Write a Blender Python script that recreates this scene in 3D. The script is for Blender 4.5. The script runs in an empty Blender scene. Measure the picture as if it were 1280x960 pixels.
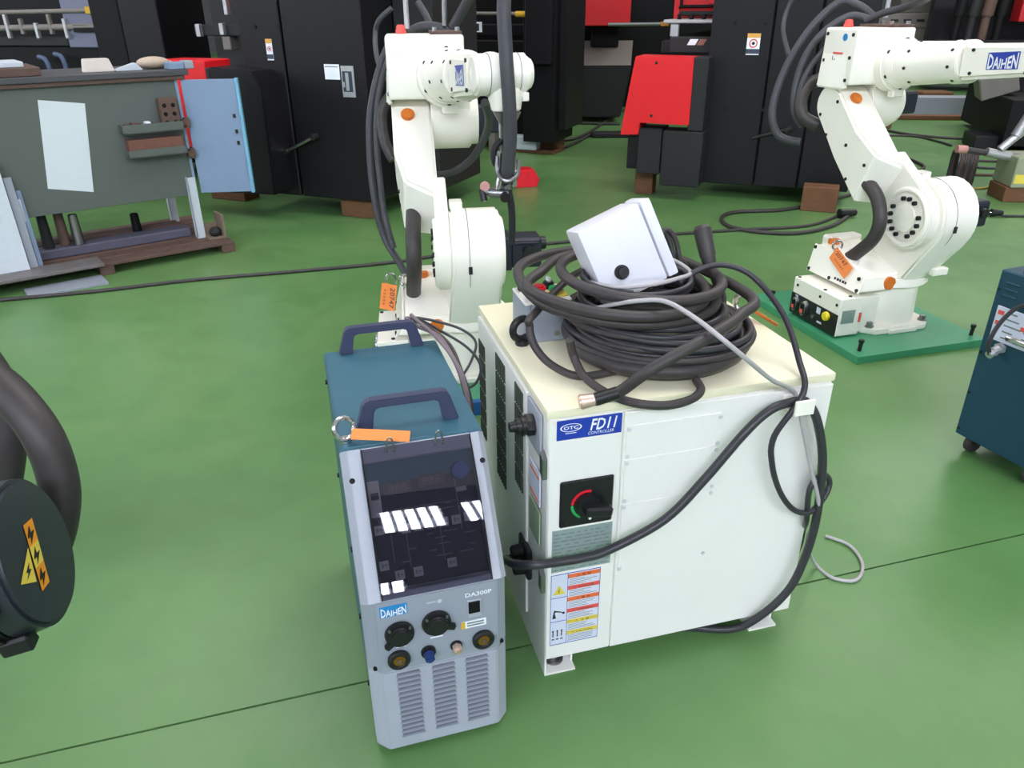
import bpy, bmesh, math, random
from mathutils import Vector, Matrix
random.seed(7)
S = bpy.context.scene
COL = S.collection
R = math.radians

# ------------------------------------------------------------------ camera
CAM_H, CAM_PITCH, CAM_ROLL, CAM_F = 1.229, R(26.37), R(-0.43), 952.0
cam = bpy.data.cameras.new('camera'); cam_o = bpy.data.objects.new('camera', cam); COL.objects.link(cam_o)
cam.sensor_fit = 'HORIZONTAL'; cam.sensor_width = 36.0; cam.lens = 36.0 * CAM_F / 1280.0
cam.clip_start = 0.02; cam.clip_end = 200
_F = Vector((0, math.cos(CAM_PITCH), -math.sin(CAM_PITCH))); _R0 = Vector((1, 0, 0)); _U0 = _R0.cross(_F)
_R = _R0 * math.cos(CAM_ROLL) + _U0 * math.sin(CAM_ROLL); _U = -_R0 * math.sin(CAM_ROLL) + _U0 * math.cos(CAM_ROLL)
_O = Vector((0, 0, CAM_H))
cam_o.matrix_world = Matrix(((_R.x, _U.x, -_F.x, _O.x), (_R.y, _U.y, -_F.y, _O.y), (_R.z, _U.z, -_F.z, _O.z), (0, 0, 0, 1)))
S.camera = cam_o

# ------------------------------------------------------------------ light
S.view_settings.view_transform = 'Standard'; S.view_settings.look = 'None'
S.view_settings.gamma = 1.0; S.view_settings.use_curve_mapping = False
S.view_settings.exposure = 0.25
world = bpy.data.worlds.new('world'); S.world = world; world.use_nodes = True
bg = world.node_tree.nodes['Background']; bg.inputs[0].default_value = (0.94, 0.965, 1.0, 1); bg.inputs[1].default_value = 0.42
def area_light(name, loc, rot, sx, sy, power, color):
    l = bpy.data.lights.new(name, 'AREA'); l.shape = 'RECTANGLE'; l.size = sx; l.size_y = sy; l.energy = power; l.color = color
    o = bpy.data.objects.new(name, l); COL.objects.link(o); o.location = loc; o.rotation_euler = rot
    return o
# rows of ceiling lamps (the hall's high windows behind the photographer are lit panes, built below)
area_light('ceiling_lamp_light', (1.6, 2.6, 6.2), (0, 0, 0), 3.0, 3.0, 150, (1.0, 0.98, 0.94))
area_light('ceiling_lamp_light', (-3.0, 6.0, 6.2), (0, 0, 0), 3.0, 3.0, 100, (1.0, 0.98, 0.94))
area_light('ceiling_lamp_light', (6.0, 9.0, 6.2), (0, 0, 0), 4.0, 4.0, 220, (1.0, 0.98, 0.94))

# ------------------------------------------------------------------ materials
def lin(c):
    return tuple(((v / 255) / 12.92 if v / 255 <= 0.04045 else ((v / 255 + 0.055) / 1.055) ** 2.4) for v in c)
MATS = {}
def mat(name, rgb, rough=0.5, metal=0.0, var=0.08, scale=30.0, bump=0.0, spec=0.5, trans=0.0, alpha=1.0, emit=0.0, coat=0.0, stretch=None, ior=1.45):
    if name in MATS: return MATS[name]
    m = bpy.data.materials.new(name); m.use_nodes = True; nt = m.node_tree; b = nt.nodes['Principled BSDF']
    c = lin(rgb)
    tc = nt.nodes.new('ShaderNodeTexCoord'); nz = nt.nodes.new('ShaderNodeTexNoise'); nz.inputs['Scale'].default_value = scale; nz.inputs['Detail'].default_value = 5
    if stretch:
        mp = nt.nodes.new('ShaderNodeMapping'); mp.inputs['Scale'].default_value = stretch
        nt.links.new(tc.outputs['Object'], mp.inputs[0]); nt.links.new(mp.outputs[0], nz.inputs['Vector'])
    else:
        nt.links.new(tc.outputs['Object'], nz.inputs['Vector'])
    mx = nt.nodes.new('ShaderNodeMixRGB'); mx.inputs[1].default_value = tuple(max(0, v * (1 - var)) for v in c) + (1,)
    mx.inputs[2].default_value = tuple(min(1, v * (1 + var)) for v in c) + (1,)
    nt.links.new(nz.outputs['Fac'], mx.inputs[0]); nt.links.new(mx.outputs[0], b.inputs['Base Color'])
    b.inputs['Roughness'].default_value = rough; b.inputs['Metallic'].default_value = metal
    b.inputs['Specular IOR Level'].default_value = spec; b.inputs['IOR'].default_value = ior
    b.inputs['Transmission Weight'].default_value = trans; b.inputs['Alpha'].default_value = alpha
    b.inputs['Coat Weight'].default_value = coat
    if emit: b.inputs['Emission Color'].default_value = c + (1,); b.inputs['Emission Strength'].default_value = emit
    if bump:
        bp = nt.nodes.new('ShaderNodeBump'); bp.inputs['Strength'].default_value = bump; bp.inputs['Distance'].default_value = 0.002
        nt.links.new(nz.outputs['Fac'], bp.inputs['Height']); nt.links.new(bp.outputs[0], b.inputs['Normal'])
    MATS[name] = m
    return m
CREAM = mat('cream_paint', (238, 236, 230), 0.38, var=0.02, scale=8)
WHITE = mat('robot_white', (250, 246, 234), 0.33, var=0.02, scale=8)
CABTOP = mat('cream_top', (236, 230, 200), 0.4, var=0.03, scale=9)
TEAL = mat('teal_paint', (58, 102, 120), 0.42, var=0.1, scale=180, bump=0.15)
TEALDK = mat('dark_teal_paint', (24, 66, 84), 0.5, var=0.1, scale=180, bump=0.15)
GREY = mat('grey_plastic', (168, 172, 184), 0.45, var=0.03, scale=12)
GREY2 = mat('grey_plastic_dark', (150, 156, 168), 0.45, var=0.03, scale=12)
HANDLE = mat('handle_plastic', (62, 66, 92), 0.45, var=0.08)
BLACK = mat('black_plastic', (26, 26, 28), 0.4, var=0.15)
RUBBER = mat('cable_rubber', (62, 57, 57), 0.48, var=0.2, scale=60, bump=0.2)
RUBBER2 = mat('hose_rubber', (66, 66, 71), 0.5, var=0.15, scale=60)
CABLEBLK = mat('cable_black', (54, 53, 58), 0.35, var=0.12)
CABLEGREY = mat('cable_grey', (178, 174, 176), 0.45, var=0.05)
MAUVE = mat('cable_mauve', (122, 108, 114), 0.5, var=0.08)
CHROME = mat('chrome', (205, 205, 205), 0.22, 1.0, var=0.04)
STEEL = mat('steel', (150, 150, 152), 0.35, 1.0, var=0.08)
BRASS = mat('brass', (190, 130, 60), 0.3, 1.0, var=0.1)
COPPER = mat('copper_strands', (226, 196, 180), 0.4, 0.7, var=0.2, scale=300)
NAVY = mat('motor_navy', (30, 34, 46), 0.4, var=0.1)
ORANGE = mat('orange_cap', (214, 116, 40), 0.5, var=0.05)
TAG = mat('tag_orange', (246, 142, 74), 0.7, var=0.05)
INK = mat('ink', (36, 34, 60), 0.7, var=0.1)
INKPALE = mat('ink_pale', (208, 116, 60), 0.7, var=0.1)
BLUE = mat('sign_blue', (34, 62, 168), 0.4, var=0.03)
SKYBLUE = mat('badge_blue', (34, 132, 200), 0.4, var=0.03)
PRINTW = mat('print_white', (240, 242, 248), 0.5, var=0.02)
PRINTK = mat('print_black', (30, 30, 32), 0.6, var=0.05)
PRINTG = mat('print_grey', (120, 128, 130), 0.6, var=0.05)
REDB = mat('red_button', (226, 34, 50), 0.35, var=0.05)
RED = mat('red_paint', (226, 30, 38), 0.42, var=0.04)
GREEN = mat('green_mark', (40, 170, 90), 0.4, var=0.05)
YEL = mat('yellow_mark', (236, 216, 50), 0.5, var=0.05)
STKO = mat('sticker_orange', (238, 116, 66), 0.5, var=0.03)
STKR = mat('sticker_red', (232, 92, 84), 0.5, var=0.03)
STKY = mat('sticker_yellow', (226, 204, 80), 0.5, var=0.03)
STKW = mat('sticker_white', (214, 218, 236), 0.5, var=0.02)
PLATEG = mat('rating_plate', (150, 166, 164), 0.35, 0.2, var=0.04)
BLKM = mat('machine_black', (26, 25, 28), 0.42, var=0.25, scale=220, bump=0.25, spec=0.3)
BLKM2 = mat('machine_charcoal', (42, 42, 43), 0.5, var=0.12, scale=120, spec=0.3)
BLKD = mat('machine_deep_black', (16, 16, 18), 0.55, var=0.1, spec=0.25)
WOOD = mat('block_wood', (112, 76, 52), 0.8, var=0.3, scale=14, stretch=(1, 6, 6), bump=0.4)
BENCH = mat('bench_grey', (92, 98, 94), 0.45, var=0.06, scale=10)
RUST = mat('rusty_brown', (96, 74, 66), 0.7, var=0.3, scale=25, bump=0.3)
BROWN = mat('brown_box', (112, 74, 62), 0.7, var=0.2, scale=25)
LTBLUE = mat('light_blue_paint', (128, 148, 176), 0.45, var=0.06, scale=8)
PAPER = mat('paper_white', (212, 220, 224), 0.7, var=0.03)
PANELW = mat('panel_white', (196, 204, 212), 0.5, var=0.05)
PLATEGR = mat('plate_green', (66, 150, 108), 0.38, var=0.06, scale=10)
SILVER = mat('silver_metal', (188, 188, 190), 0.4, 0.6, var=0.1)
DISPLAY = mat('control_dark', (40, 42, 62), 0.5, var=0.1)
MACHGREY = mat('machine_grey', (124, 118, 112), 0.5, var=0.08)
def smoke_mat():
    m = bpy.data.materials.new('smoked_clear'); m.use_nodes = True; nt = m.node_tree
    for n in list(nt.nodes): nt.nodes.remove(n)
    o = nt.nodes.new('ShaderNodeOutputMaterial'); mx = nt.nodes.new('ShaderNodeMixShader'); fr = nt.nodes.new('ShaderNodeFresnel'); fr.inputs['IOR'].default_value = 1.6
    t = nt.nodes.new('ShaderNodeBsdfTransparent'); t.inputs[0].default_value = (0.66, 0.65, 0.70, 1); g = nt.nodes.new('ShaderNodeBsdfGlossy'); g.inputs['Roughness'].default_value = 0.02
    nt.links.new(fr.outputs[0], mx.inputs[0]); nt.links.new(t.outputs[0], mx.inputs[1]); nt.links.new(g.outputs[0], mx.inputs[2]); nt.links.new(mx.outputs[0], o.inputs[0])
    return m
SMOKE = smoke_mat()
WINDOWGLOW = mat('daylight_pane', (240, 243, 255), 0.5, emit=4.0, var=0.0); DAYREAR = mat('daylight_pane_rear', (232, 240, 255), 0.5, emit=29.0, var=0.0)
WALLM = mat('wall_paint', (150, 152, 150), 0.8, var=0.05, scale=2)
DARKWALL = mat('far_wall_paint', (96, 98, 100), 0.8, var=0.08, scale=1)

def floor_mat():
    m = bpy.data.materials.new('floor_epoxy'); m.use_nodes = True; nt = m.node_tree; b = nt.nodes['Principled BSDF']
    tc = nt.nodes.new('ShaderNodeTexCoord'); n1 = nt.nodes.new('ShaderNodeTexNoise'); n1.inputs['Scale'].default_value = 0.9; n1.inputs['Detail'].default_value = 6; n1.inputs['Roughness'].default_value = 0.6
    n2 = nt.nodes.new('ShaderNodeTexNoise'); n2.inputs['Scale'].default_value = 9; n2.inputs['Detail'].default_value = 6
    nt.links.new(tc.outputs['Object'], n1.inputs['Vector']); nt.links.new(tc.outputs['Object'], n2.inputs['Vector'])
    r = nt.nodes.new('ShaderNodeValToRGB'); r.color_ramp.elements[0].position = 0.3; r.color_ramp.elements[1].position = 0.72
    r.color_ramp.elements[0].color = lin((80, 126, 70)) + (1,); r.color_ramp.elements[1].color = lin((110, 147, 90)) + (1,)
    nt.links.new(n1.outputs['Fac'], r.inputs[0])
    mx = nt.nodes.new('ShaderNodeMixRGB'); mx.blend_type = 'MULTIPLY'; mx.inputs[0].default_value = 0.25
    r2 = nt.nodes.new('ShaderNodeValToRGB'); r2.color_ramp.elements[0].position = 0.35; r2.color_ramp.elements[0].color = (0.75, 0.75, 0.75, 1); r2.color_ramp.elements[1].position = 0.6
    nt.links.new(n2.outputs['Fac'], r2.inputs[0]); nt.links.new(r.outputs[0], mx.inputs[1]); nt.links.new(r2.outputs[0], mx.inputs[2])
    nt.links.new(mx.outputs[0], b.inputs['Base Color'])
    rr = nt.nodes.new('ShaderNodeMapRange'); rr.inputs['To Min'].default_value = 0.26; rr.inputs['To Max'].default_value = 0.46
    nt.links.new(n2.outputs['Fac'], rr.inputs['Value']); nt.links.new(rr.outputs[0], b.inputs['Roughness'])
    b.inputs['Specular IOR Level'].default_value = 0.5
    bp = nt.nodes.new('ShaderNodeBump'); bp.inputs['Strength'].default_value = 0.06; bp.inputs['Distance'].default_value = 0.01
    nt.links.new(n1.outputs['Fac'], bp.inputs['Height']); nt.links.new(bp.outputs[0], b.inputs['Normal'])
    return m

# ------------------------------------------------------------------ geometry helpers
def V(*a): return Vector(a)
def ray(px, py): return _F * CAM_F + _R * (px - 640) + _U * (480 - py)
def W(px, py, Y):
    d = ray(px, py); return _O + d * (Y / d.y)
def FL(px, py, z=0.0):
    d = ray(px, py); return _O + d * ((z - CAM_H) / d.z)

class MB:
    """collects shapes of one part"""
    def __init__(s): s.bm = bmesh.new()
    def _merge(s, b2, M=None):
        if M is not None: b2.transform(M)
        me = bpy.data.meshes.new('tmp'); b2.to_mesh(me); b2.free(); s.bm.from_mesh(me); bpy.data.meshes.remove(me)
        return s
    def box(s, lo, hi, bev=0.0, M=None, seg=1):
        b = bmesh.new(); lo = Vector(lo); hi = Vector(hi)
        bmesh.ops.create_cube(b, size=1.0, matrix=Matrix.Translation((lo + hi) / 2) @ Matrix.Diagonal((abs(hi.x - lo.x), abs(hi.y - lo.y), abs(hi.z - lo.z), 1)))
        if bev: bmesh.ops.bevel(b, geom=list(b.edges), offset=bev, segments=seg, affect='EDGES', profile=0.6)
        return s._merge(b, M)
    def cyl(s, p0, p1, r0, r1=None, n=24, bev=0.0, M=None):
        r1 = r0 if r1 is None else r1; p0 = Vector(p0); p1 = Vector(p1); d = p1 - p0
        b = bmesh.new(); bmesh.ops.create_cone(b, cap_ends=True, segments=n, radius1=r0, radius2=r1, depth=d.length)
        if bev:
            es = [e for e in b.edges if len(e.link_faces) == 2 and any(len(f.verts) > 4 for f in e.link_faces)]
            bmesh.ops.bevel(b, geom=es, offset=bev, segments=2, affect='EDGES')
        q = d.to_track_quat('Z', 'Y').to_matrix().to_4x4()
        b.transform(Matrix.Translation((p0 + p1) / 2) @ q)
        return s._merge(b, M)
    def prism(s, pts, axis, a, b_, bev=0.0, M=None):
        """pts 2D in the plane normal to axis (x: (y,z), y: (x,z), z: (x,y)), extruded from a to b_"""
        b = bmesh.new()
        def P(p, t): return {'x': (t, p[0], p[1]), 'y': (p[0], t, p[1]), 'z': (p[0], p[1], t)}[axis]
        v0 = [b.verts.new(P(p, a)) for p in pts]; v1 = [b.verts.new(P(p, b_)) for p in pts]; n = len(pts)
        b.faces.new(v0); b.faces.new(v1[::-1])
        for i in range(n): b.faces.new((v0[i], v1[i], v1[(i + 1) % n], v0[(i + 1) % n]))
        bmesh.ops.recalc_face_normals(b, faces=b.faces)
        if bev: bmesh.ops.bevel(b, geom=list(b.edges), offset=bev, segments=2, affect='EDGES')
        return s._merge(b, M)
    def hull(s, pts, bev=0.0, M=None):
        b = bmesh.new()
        for p in pts: b.verts.new(p)
        r = bmesh.ops.convex_hull(b, input=b.verts)
        bmesh.ops.delete(b, geom=[v for v in b.verts if not v.link_faces], context='VERTS')
        bmesh.ops.recalc_face_normals(b, faces=b.faces)
        bmesh.ops.dissolve_limit(b, angle_limit=R(3), verts=b.verts, edges=b.edges)
        if bev: bmesh.ops.bevel(b, geom=[e for e in b.edges if e.calc_face_angle(0) > R(30)], offset=bev, segments=2, affect='EDGES')
        return s._merge(b, M)
    def sph(s, c, r, sc=(1, 1, 1), M=None, u=20, v=12):
        b = bmesh.new(); bmesh.ops.create_uvsphere(b, u_segments=u, v_segments=v, radius=r, matrix=Matrix.Translation(c) @ Matrix.Diagonal((*sc, 1)))
        return s._merge(b, M)
    def tube(s, pts, r, n=10, sub=6, M=None, closed=False):
        P = [Vector(p) for p in pts]
        path = []
        N = len(P)
        rng = range(N) if closed else range(N - 1)
        for i in rng:
            g = (lambda k: P[k % N]) if closed else (lambda k: P[min(max(k, 0), N - 1)])
            p0, p1, p2, p3 = g(i - 1), g(i), g(i + 1), g(i + 2)
            for k in range(sub):
                t = k / sub
                path.append(0.5 * ((2 * p1) + (p2 - p0) * t + (2 * p0 - 5 * p1 + 4 * p2 - p3) * t * t + (3 * p1 - p0 - 3 * p2 + p3) * t ** 3))
        if not closed: path.append(P[-1].copy())
        b = bmesh.new(); L = len(path); rings = []
        t0 = (path[1] - path[0]).normalized(); up = Vector((0, 0, 1)) if abs(t0.z) < 0.9 else Vector((1, 0, 0))
        nrm = t0.cross(up).normalized()
        for i in range(L):
            a = path[(i - 1) % L] if closed else path[max(i - 1, 0)]; c = path[(i + 1) % L] if closed else path[min(i + 1, L - 1)]
            t = (c - a); t = t.normalized() if t.length > 1e-9 else t0
            nrm = (nrm - t * nrm.dot(t)); nrm = nrm.normalized() if nrm.length > 1e-9 else t.orthogonal().normalized()
            bn = t.cross(nrm)
            rings.append([b.verts.new(path[i] + (nrm * math.cos(2 * math.pi * k / n) + bn * math.sin(2 * math.pi * k / n)) * r) for k in range(n)])
        for i in range(L if closed else L - 1):
            A, B = rings[i], rings[(i + 1) % L]
            for k in range(n): b.faces.new((A[k], A[(k + 1) % n], B[(k + 1) % n], B[k]))
        if not closed: b.faces.new(rings[0][::-1]); b.faces.new(rings[-1])
        return s._merge(b, M)
    def torus(s, c, ax, R_, r, n=28, m=10, M=None):
        c = Vector(c); q = Vector(ax).to_track_quat('Z', 'Y')
        return s.tube([c + q @ Vector((R_ * math.cos(2 * math.pi * i / n), R_ * math.sin(2 * math.pi * i / n), 0)) for i in range(n)], r, m, 1, M, True)
    def build(s, name, m, parent=None, ang=35, sm=True, label=None):
        me = bpy.data.meshes.new(name); s.bm.to_mesh(me); s.bm.free()
        if sm:
            for p in me.polygons: p.use_smooth = True
            me.set_sharp_from_angle(angle=R(ang))
        me.materials.append(m)
        o = bpy.data.objects.new(name, me); COL.objects.link(o)
        if parent: o.parent = parent
        if label: o['label'] = label
        return o

def copy_part(o, parent, loc=None, rot=None):
    c = o.copy(); COL.objects.link(c); c.parent = parent
    if loc is not None: c.location = loc
    if rot is not None: c.rotation_euler = rot
    return c
def tag(o, label, cat, group=None):
    o['label'] = label; o['category'] = cat
    if group: o['group'] = group
    return o
def thing(name, label, cat, loc=(0, 0, 0), yaw=0.0, group=None):
    o = bpy.data.objects.new(name, None); COL.objects.link(o); o.location = loc; o.rotation_euler = (0, 0, R(yaw)); o.empty_display_size = 0.1
    return tag(o, label, cat, group)
def struct(o): o['kind'] = 'structure'; return o
def frame(loc, yaw): return Matrix.Translation(Vector((loc[0], loc[1], 0))) @ Matrix.Rotation(R(yaw), 4, 'Z')

def text(body, w, h, org, xd, yd, m, parent, name='lettering', shear=0.0, lift=0.0006, bold=0.0, vee=0.0):
    """flat lettering: lower-left corner org, width w along xd, height h along yd"""
    cu = bpy.data.curves.new('t', 'FONT'); cu.body = body; cu.shear = shear; cu.resolution_u = 2; cu.offset = bold
    o = bpy.data.objects.new('t', cu); COL.objects.link(o)
    me = bpy.data.meshes.new_from_object(o.evaluated_get(bpy.context.evaluated_depsgraph_get()))
    bpy.data.objects.remove(o); bpy.data.curves.remove(cu)
    if not me.vertices: return None
    xs = [v.co.x for v in me.vertices]; ys = [v.co.y for v in me.vertices]
    x0, x1, y0, y1 = min(xs), max(xs), min(ys), max(ys)
    xd = Vector(xd).normalized(); yd = Vector(yd).normalized(); nd = xd.cross(yd); org = Vector(org) + nd * lift
    for v in me.vertices:
        u_ = (v.co.x - x0) / max(x1 - x0, 1e-6); t_ = (v.co.y - y0) / max(y1 - y0, 1e-6)
        v.co = org + xd * (u_ * w) + yd * (t_ * h * (1 - vee * (1 - abs(2 * u_ - 1))))
    me.materials.append(m); me.name = name
    t = bpy.data.objects.new(name, me); COL.objects.link(t); t.parent = parent
    return t
def decal(org, xd, yd, w, h, m, parent, name, lift=0.0, thick=0.0008):
    """a thin sticker lying on a surface, lower-left corner org"""
    xd = Vector(xd).normalized(); yd = Vector(yd).normalized(); nd = xd.cross(yd)
    M = Matrix(((xd.x, yd.x, nd.x, 0), (xd.y, yd.y, nd.y, 0), (xd.z, yd.z, nd.z, 0), (0, 0, 0, 1))); o = Vector(org) + nd * lift
    return MB().box((0, 0, 0), (w, h, thick), 0, Matrix.Translation(o) @ M).build(name, m, parent, sm=False)
def cable(name, pts, r, m, label, cat='cable', group=None, n=10, sub=6):
    return tag(MB().tube(pts, r, n, sub).build(name, m, None, ang=60), label, cat, group)

# ================================================================== SETTING
FLM = floor_mat()
# floor slabs either side of the joint line, the joint itself a dark recess between them
jd = Vector((math.cos(R(15.96)), math.sin(R(15.96)), 0)); jn = Vector((-jd.y, jd.x, 0)); jp = Vector((-0.282, 1.127, 0))
fl_ = bpy.data.objects.new('floor', None); COL.objects.link(fl_); struct(fl_); fl_['label'] = 'glossy green epoxy workshop floor'
def slab(a, b):
    A = 60
    P = [jp - jd * A + jn * a, jp + jd * A + jn * a, jp + jd * A + jn * b, jp - jd * A + jn * b]
    return MB().prism([(p.x, p.y) for p in P], 'z', -0.12, 0.0).build('floor_slab', FLM, fl_, sm=False)
slab(-40, -0.0025); slab(0.0025, 60)
P = [jp - jd * 60 - jn * 0.01, jp + jd * 60 - jn * 0.01, jp + jd * 60 + jn * 0.01, jp - jd * 60 + jn * 0.01]
MB().prism([(p.x, p.y) for p in P], 'z', -0.115, -0.004).build('floor_joint', mat('joint_dirt', (34, 52, 38), 0.9), fl_, sm=False)
wb = MB().box((-22, 26, 0), (26, 26.3, 7)).build('wall_back', DARKWALL, sm=False); struct(wb)
# walls behind and left of the photographer with rows of windows
def window_wall(name, M, length, z0, z1, top, starts, n_pane, pane_w, first, base=0.0, mw=0.035, pm=None):
    w_ = MB().box((0, -0.3, base), (length, 0, z0)).box((0, -0.3, z1), (length, 0, top))
    edges = [0] + [v for a in starts for v in (a, a + n_pane * pane_w)] + [length]
    wo_ = struct(w_.build(name, WALLM, sm=False)); wo_.matrix_world = M
    for a, b in zip(edges[0::2], edges[1::2]):
        if b - a > 0.01: MB().box((a, -0.3, z0), (b, 0, z1)).build('wall_pier', WALLM, wo_, sm=False)
    for i, a in enumerate(starts):
        f = MB()
        for k in range(n_pane + 1): f.box((a + k * pane_w - mw, -0.10, z0), (a + k * pane_w + mw, 0.03, z1))
        f.box((a, -0.10, z0), (a + n_pane * pane_w, 0.03, z0 + 0.08)).box((a, -0.10, z1 - 0.08), (a + n_pane * pane_w, 0.03, z1))
        fo = struct(f.build('window_%d' % (first + i), BLKM2, sm=False)); fo.matrix_world = M
        for k in range(n_pane): MB().box((a + k * pane_w + mw, -0.06, z0 + 0.08), (a + (k + 1) * pane_w - mw, -0.05, z1 - 0.08)).build('pane', pm or WINDOWGLOW, fo, sm=False)
window_wall('wall_rear', Matrix.Translation((-10, -9.0, 0)), 24, 2.1, 2.9, 4.6, [3.4 + 4.5 * k for k in range(5)], 5, 0.24, 1, 0.0, 0.02, DAYREAR)
window_wall('wall_rear_upper', Matrix.Translation((-10, -9.0, 0)), 24, 6.1, 8.0, 9.5, [0.5 + 1.62 * k for k in range(14)], 5, 0.24, 12, 4.6, 0.02, DAYREAR)
window_wall('wall_left', Matrix.Translation((-9.5, 17, 0)) @ Matrix.Rotation(R(-90), 4, 'Z'), 24, 1.5, 4.2, 8, [1.0 + 4.6 * k for k in range(5)], 4, 0.95, 6)

# ================================================================== CONTROLLER CABINET
CABO, CABY = (0.0593, 1.131), 14.79
CM = frame(CABO, CABY)
def CW(x, y, z): return CM @ Vector((x, y, z))
cab = thing('robot_controller', 'cream robot controller cabinet with FD11 sign, red and green rotary switch and warning sticker', 'controller', (CABO[0], CABO[1], 0), CABY)
cw, cd, zt, zb = 0.563, 0.533, 0.6153, 0.0425
body = MB().box((0.003, 0.003, zb), (cw - 0.003, cd - 0.003, 0.596), 0.002).build('body', CREAM, cab)
MB().box((0, 0, 0.598), (cw, cd, zt), 0.004, seg=2).build('lid', CABTOP, cab)
FX, FZ = (1, 0, 0), (0, 0, 1)
MB().box((0.004, -0.001, 0.045), (0.140, 0.006, 0.594), 0.0015).build('front_panel', CREAM, cab)
fpan = MB().box((0.142, -0.002, 0.045), (cw - 0.003, 0.006, 0.594), 0.0015).build('front_panel', CREAM, cab)
for (x0, x1, z0, z1) in ((0.146, 0.331, 0.499, 0.567), (0.146, 0.331, 0.402, 0.497), (0.146, 0.331, 0.244, 0.400)):
    MB().box((x0, -0.0042, z0), (x1, -0.001, z1), 0.001).build('access_plate', CREAM, cab)
scr = None
for x in (0.150, 0.3285):
    for z in (0.560, 0.505, 0.490, 0.409, 0.394, 0.250):
        if scr is None:
            scr = MB().cyl((0, 0, 0), (0, -0.003, 0), 0.0042, n=12, bev=0.001).build('screw', mat('screw_zinc', (214, 216, 218), .35, .3), cab)
            scr.location = (x, -0.0045, z)
        else: copy_part(scr, cab, (x, -0.0045, z))
# FD11 sign
sg = MB().box((0.017, -0.0022, 0.5555), (0.137, 0, 0.5945), 0.0008).build('sign_plate', BLUE, cab)
yS = -0.0022
MB().torus((0, 0, 0), (0, 0, 1), 1, 0.07, M=Matrix.Translation((0.0425, yS - 0.0004, 0.5795)) @ Matrix.Rotation(R(90), 4, 'X') @ Matrix.Diagonal((0.0185, 0.0075, 0.008, 1))).build('logo_ring', PRINTW, sg)
text('OTC', 0.027, 0.0068, (0.029, yS, 0.5761), FX, FZ, PRINTW, sg, bold=0.03)
decal((0.0325, yS, 0.5680), FX, FZ, 0.020, 0.0012, PRINTW, sg, 'small_print', thick=0.0003)
text('FD11', 0.050, 0.0225, (0.0775, yS, 0.5685), FX, FZ, PRINTW, sg, shear=0.25, bold=0.018)
text('CONTROLLER', 0.048, 0.0058, (0.0740, yS, 0.5605), FX, FZ, PRINTW, sg, shear=0.15)
# rotary switch
sw = MB().box((0.025, -0.006, 0.3695), (0.128, 0, 0.4705), 0.003).build('switch_plate', BLACK, cab)
for (x, z) in ((0.034, 0.379), (0.119, 0.379), (0.034, 0.461), (0.119, 0.461)):
    MB().cyl((x, -0.0055, z), (x, -0.0075, z), 0.004, n=12).build('screw', BLACK, sw)
cx, cz = 0.0765, 0.4165
def arc(a0, a1, r0, r1, y):
    n = 14; pts = [(cx + r1 * math.cos(a), cz + r1 * math.sin(a)) for a in [a0 + (a1 - a0) * i / n for i in range(n + 1)]]
    pts += [(cx + r0 * math.cos(a), cz + r0 * math.sin(a)) for a in [a1 - (a1 - a0) * i / n for i in range(n + 1)]]
    return MB().prism(pts, 'y', y, y - 0.0008)
arc(R(75), R(175), 0.026, 0.031, -0.006).build('red_arc', REDB, sw)
arc(R(178), R(245), 0.026, 0.031, -0.006).build('green_arc', GREEN, sw)
MB().cyl((cx, -0.004, cz), (cx, -0.018, cz), 0.0255, 0.0235, n=28, bev=0.002).build('switch_dial', BLACK, sw)
kn = MB().box((-0.012, -0.038, -0.010), (0.040, -0.014, 0.010), 0.004, Matrix.Translation((cx, 0, cz)) @ Matrix.Rotation(R(8), 4, 'Y')).build('switch_handle', BLACK, sw)
MB().cyl((cx + 0.004, -0.012, cz - 0.027), (cx + 0.004, -0.0145, cz - 0.027), 0.0028, n=10).build('pointer_dot', PRINTW, sw)
# rating plate
rp = MB().box((0.0125, -0.0022, 0.2665), (0.131, -0.0008, 0.364), 0.0004).build('rating_plate', PLATEG, cab)
yR = -0.0022
for i in range(11):
    z = 0.353 - i * 0.0082
    x = 0.016
    while x < 0.125:
        w = random.uniform(0.005, 0.016); decal((x, yR, z), FX, FZ, min(w, 0.127 - x), 0.0022, PRINTG, rp, 'print_mark', thick=0.0003); x += w + random.uniform(0.003, 0.012)
for z in (0.340, 0.322, 0.300, 0.285): decal((0.014, yR, z - 0.0015), FX, FZ, 0.115, 0.0006, PRINTG, rp, 'rule_line')
# warning sticker
st = MB().box((0.012, -0.0022, 0.0825), (0.112, -0.0008, 0.2605), 0.0003).build('warning_sticker', STKW, cab)
yT = -0.0022
for z in (0.0825, 0.2597): decal((0.012, yT, z), FX, FZ, 0.1, 0.0008, BLUE, st, 'sticker_rule')
for x in (0.012, 0.0455, 0.1115): decal((x, yT, 0.0825), FX, FZ, 0.0007, 0.178, BLUE, st, 'sticker_rule')
for z in (0.203, 0.143): decal((0.012, yT, z), FX, FZ, 0.034, 0.0007, BLUE, st, 'sticker_rule')
for i, (mm, tx) in enumerate(((STKO, '\u26a0 \u5371 \u967a'), (STKR, '\u26a0 DANGER'), (STKO, '\u26a0 \u8b66 \u544a'), (STKR, '\u26a0 WARNING'), (STKY, '\u26a0 \u6ce8 \u610f'), (STKY, '\u26a0 CAUTION'))):
    z = 0.2475 - i * 0.0287
    bn = decal((0.0465, yT, z), FX, FZ, 0.0648, 0.0092, mm, st, 'header_band')
    text(tx, 0.030 if i % 2 == 0 else 0.044, 0.006, (0.0625 if i % 2 == 0 else 0.056, yT - 0.0008, z + 0.0016), FX, FZ, PRINTK, bn)
    for k in range(4):
        decal((0.049, yT, z - 0.0045 - k * 0.004), FX, FZ, 0.03 + 0.028 * random.random(), 0.0011, PRINTG, st, 'text_line', thick=0.0003)
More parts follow.
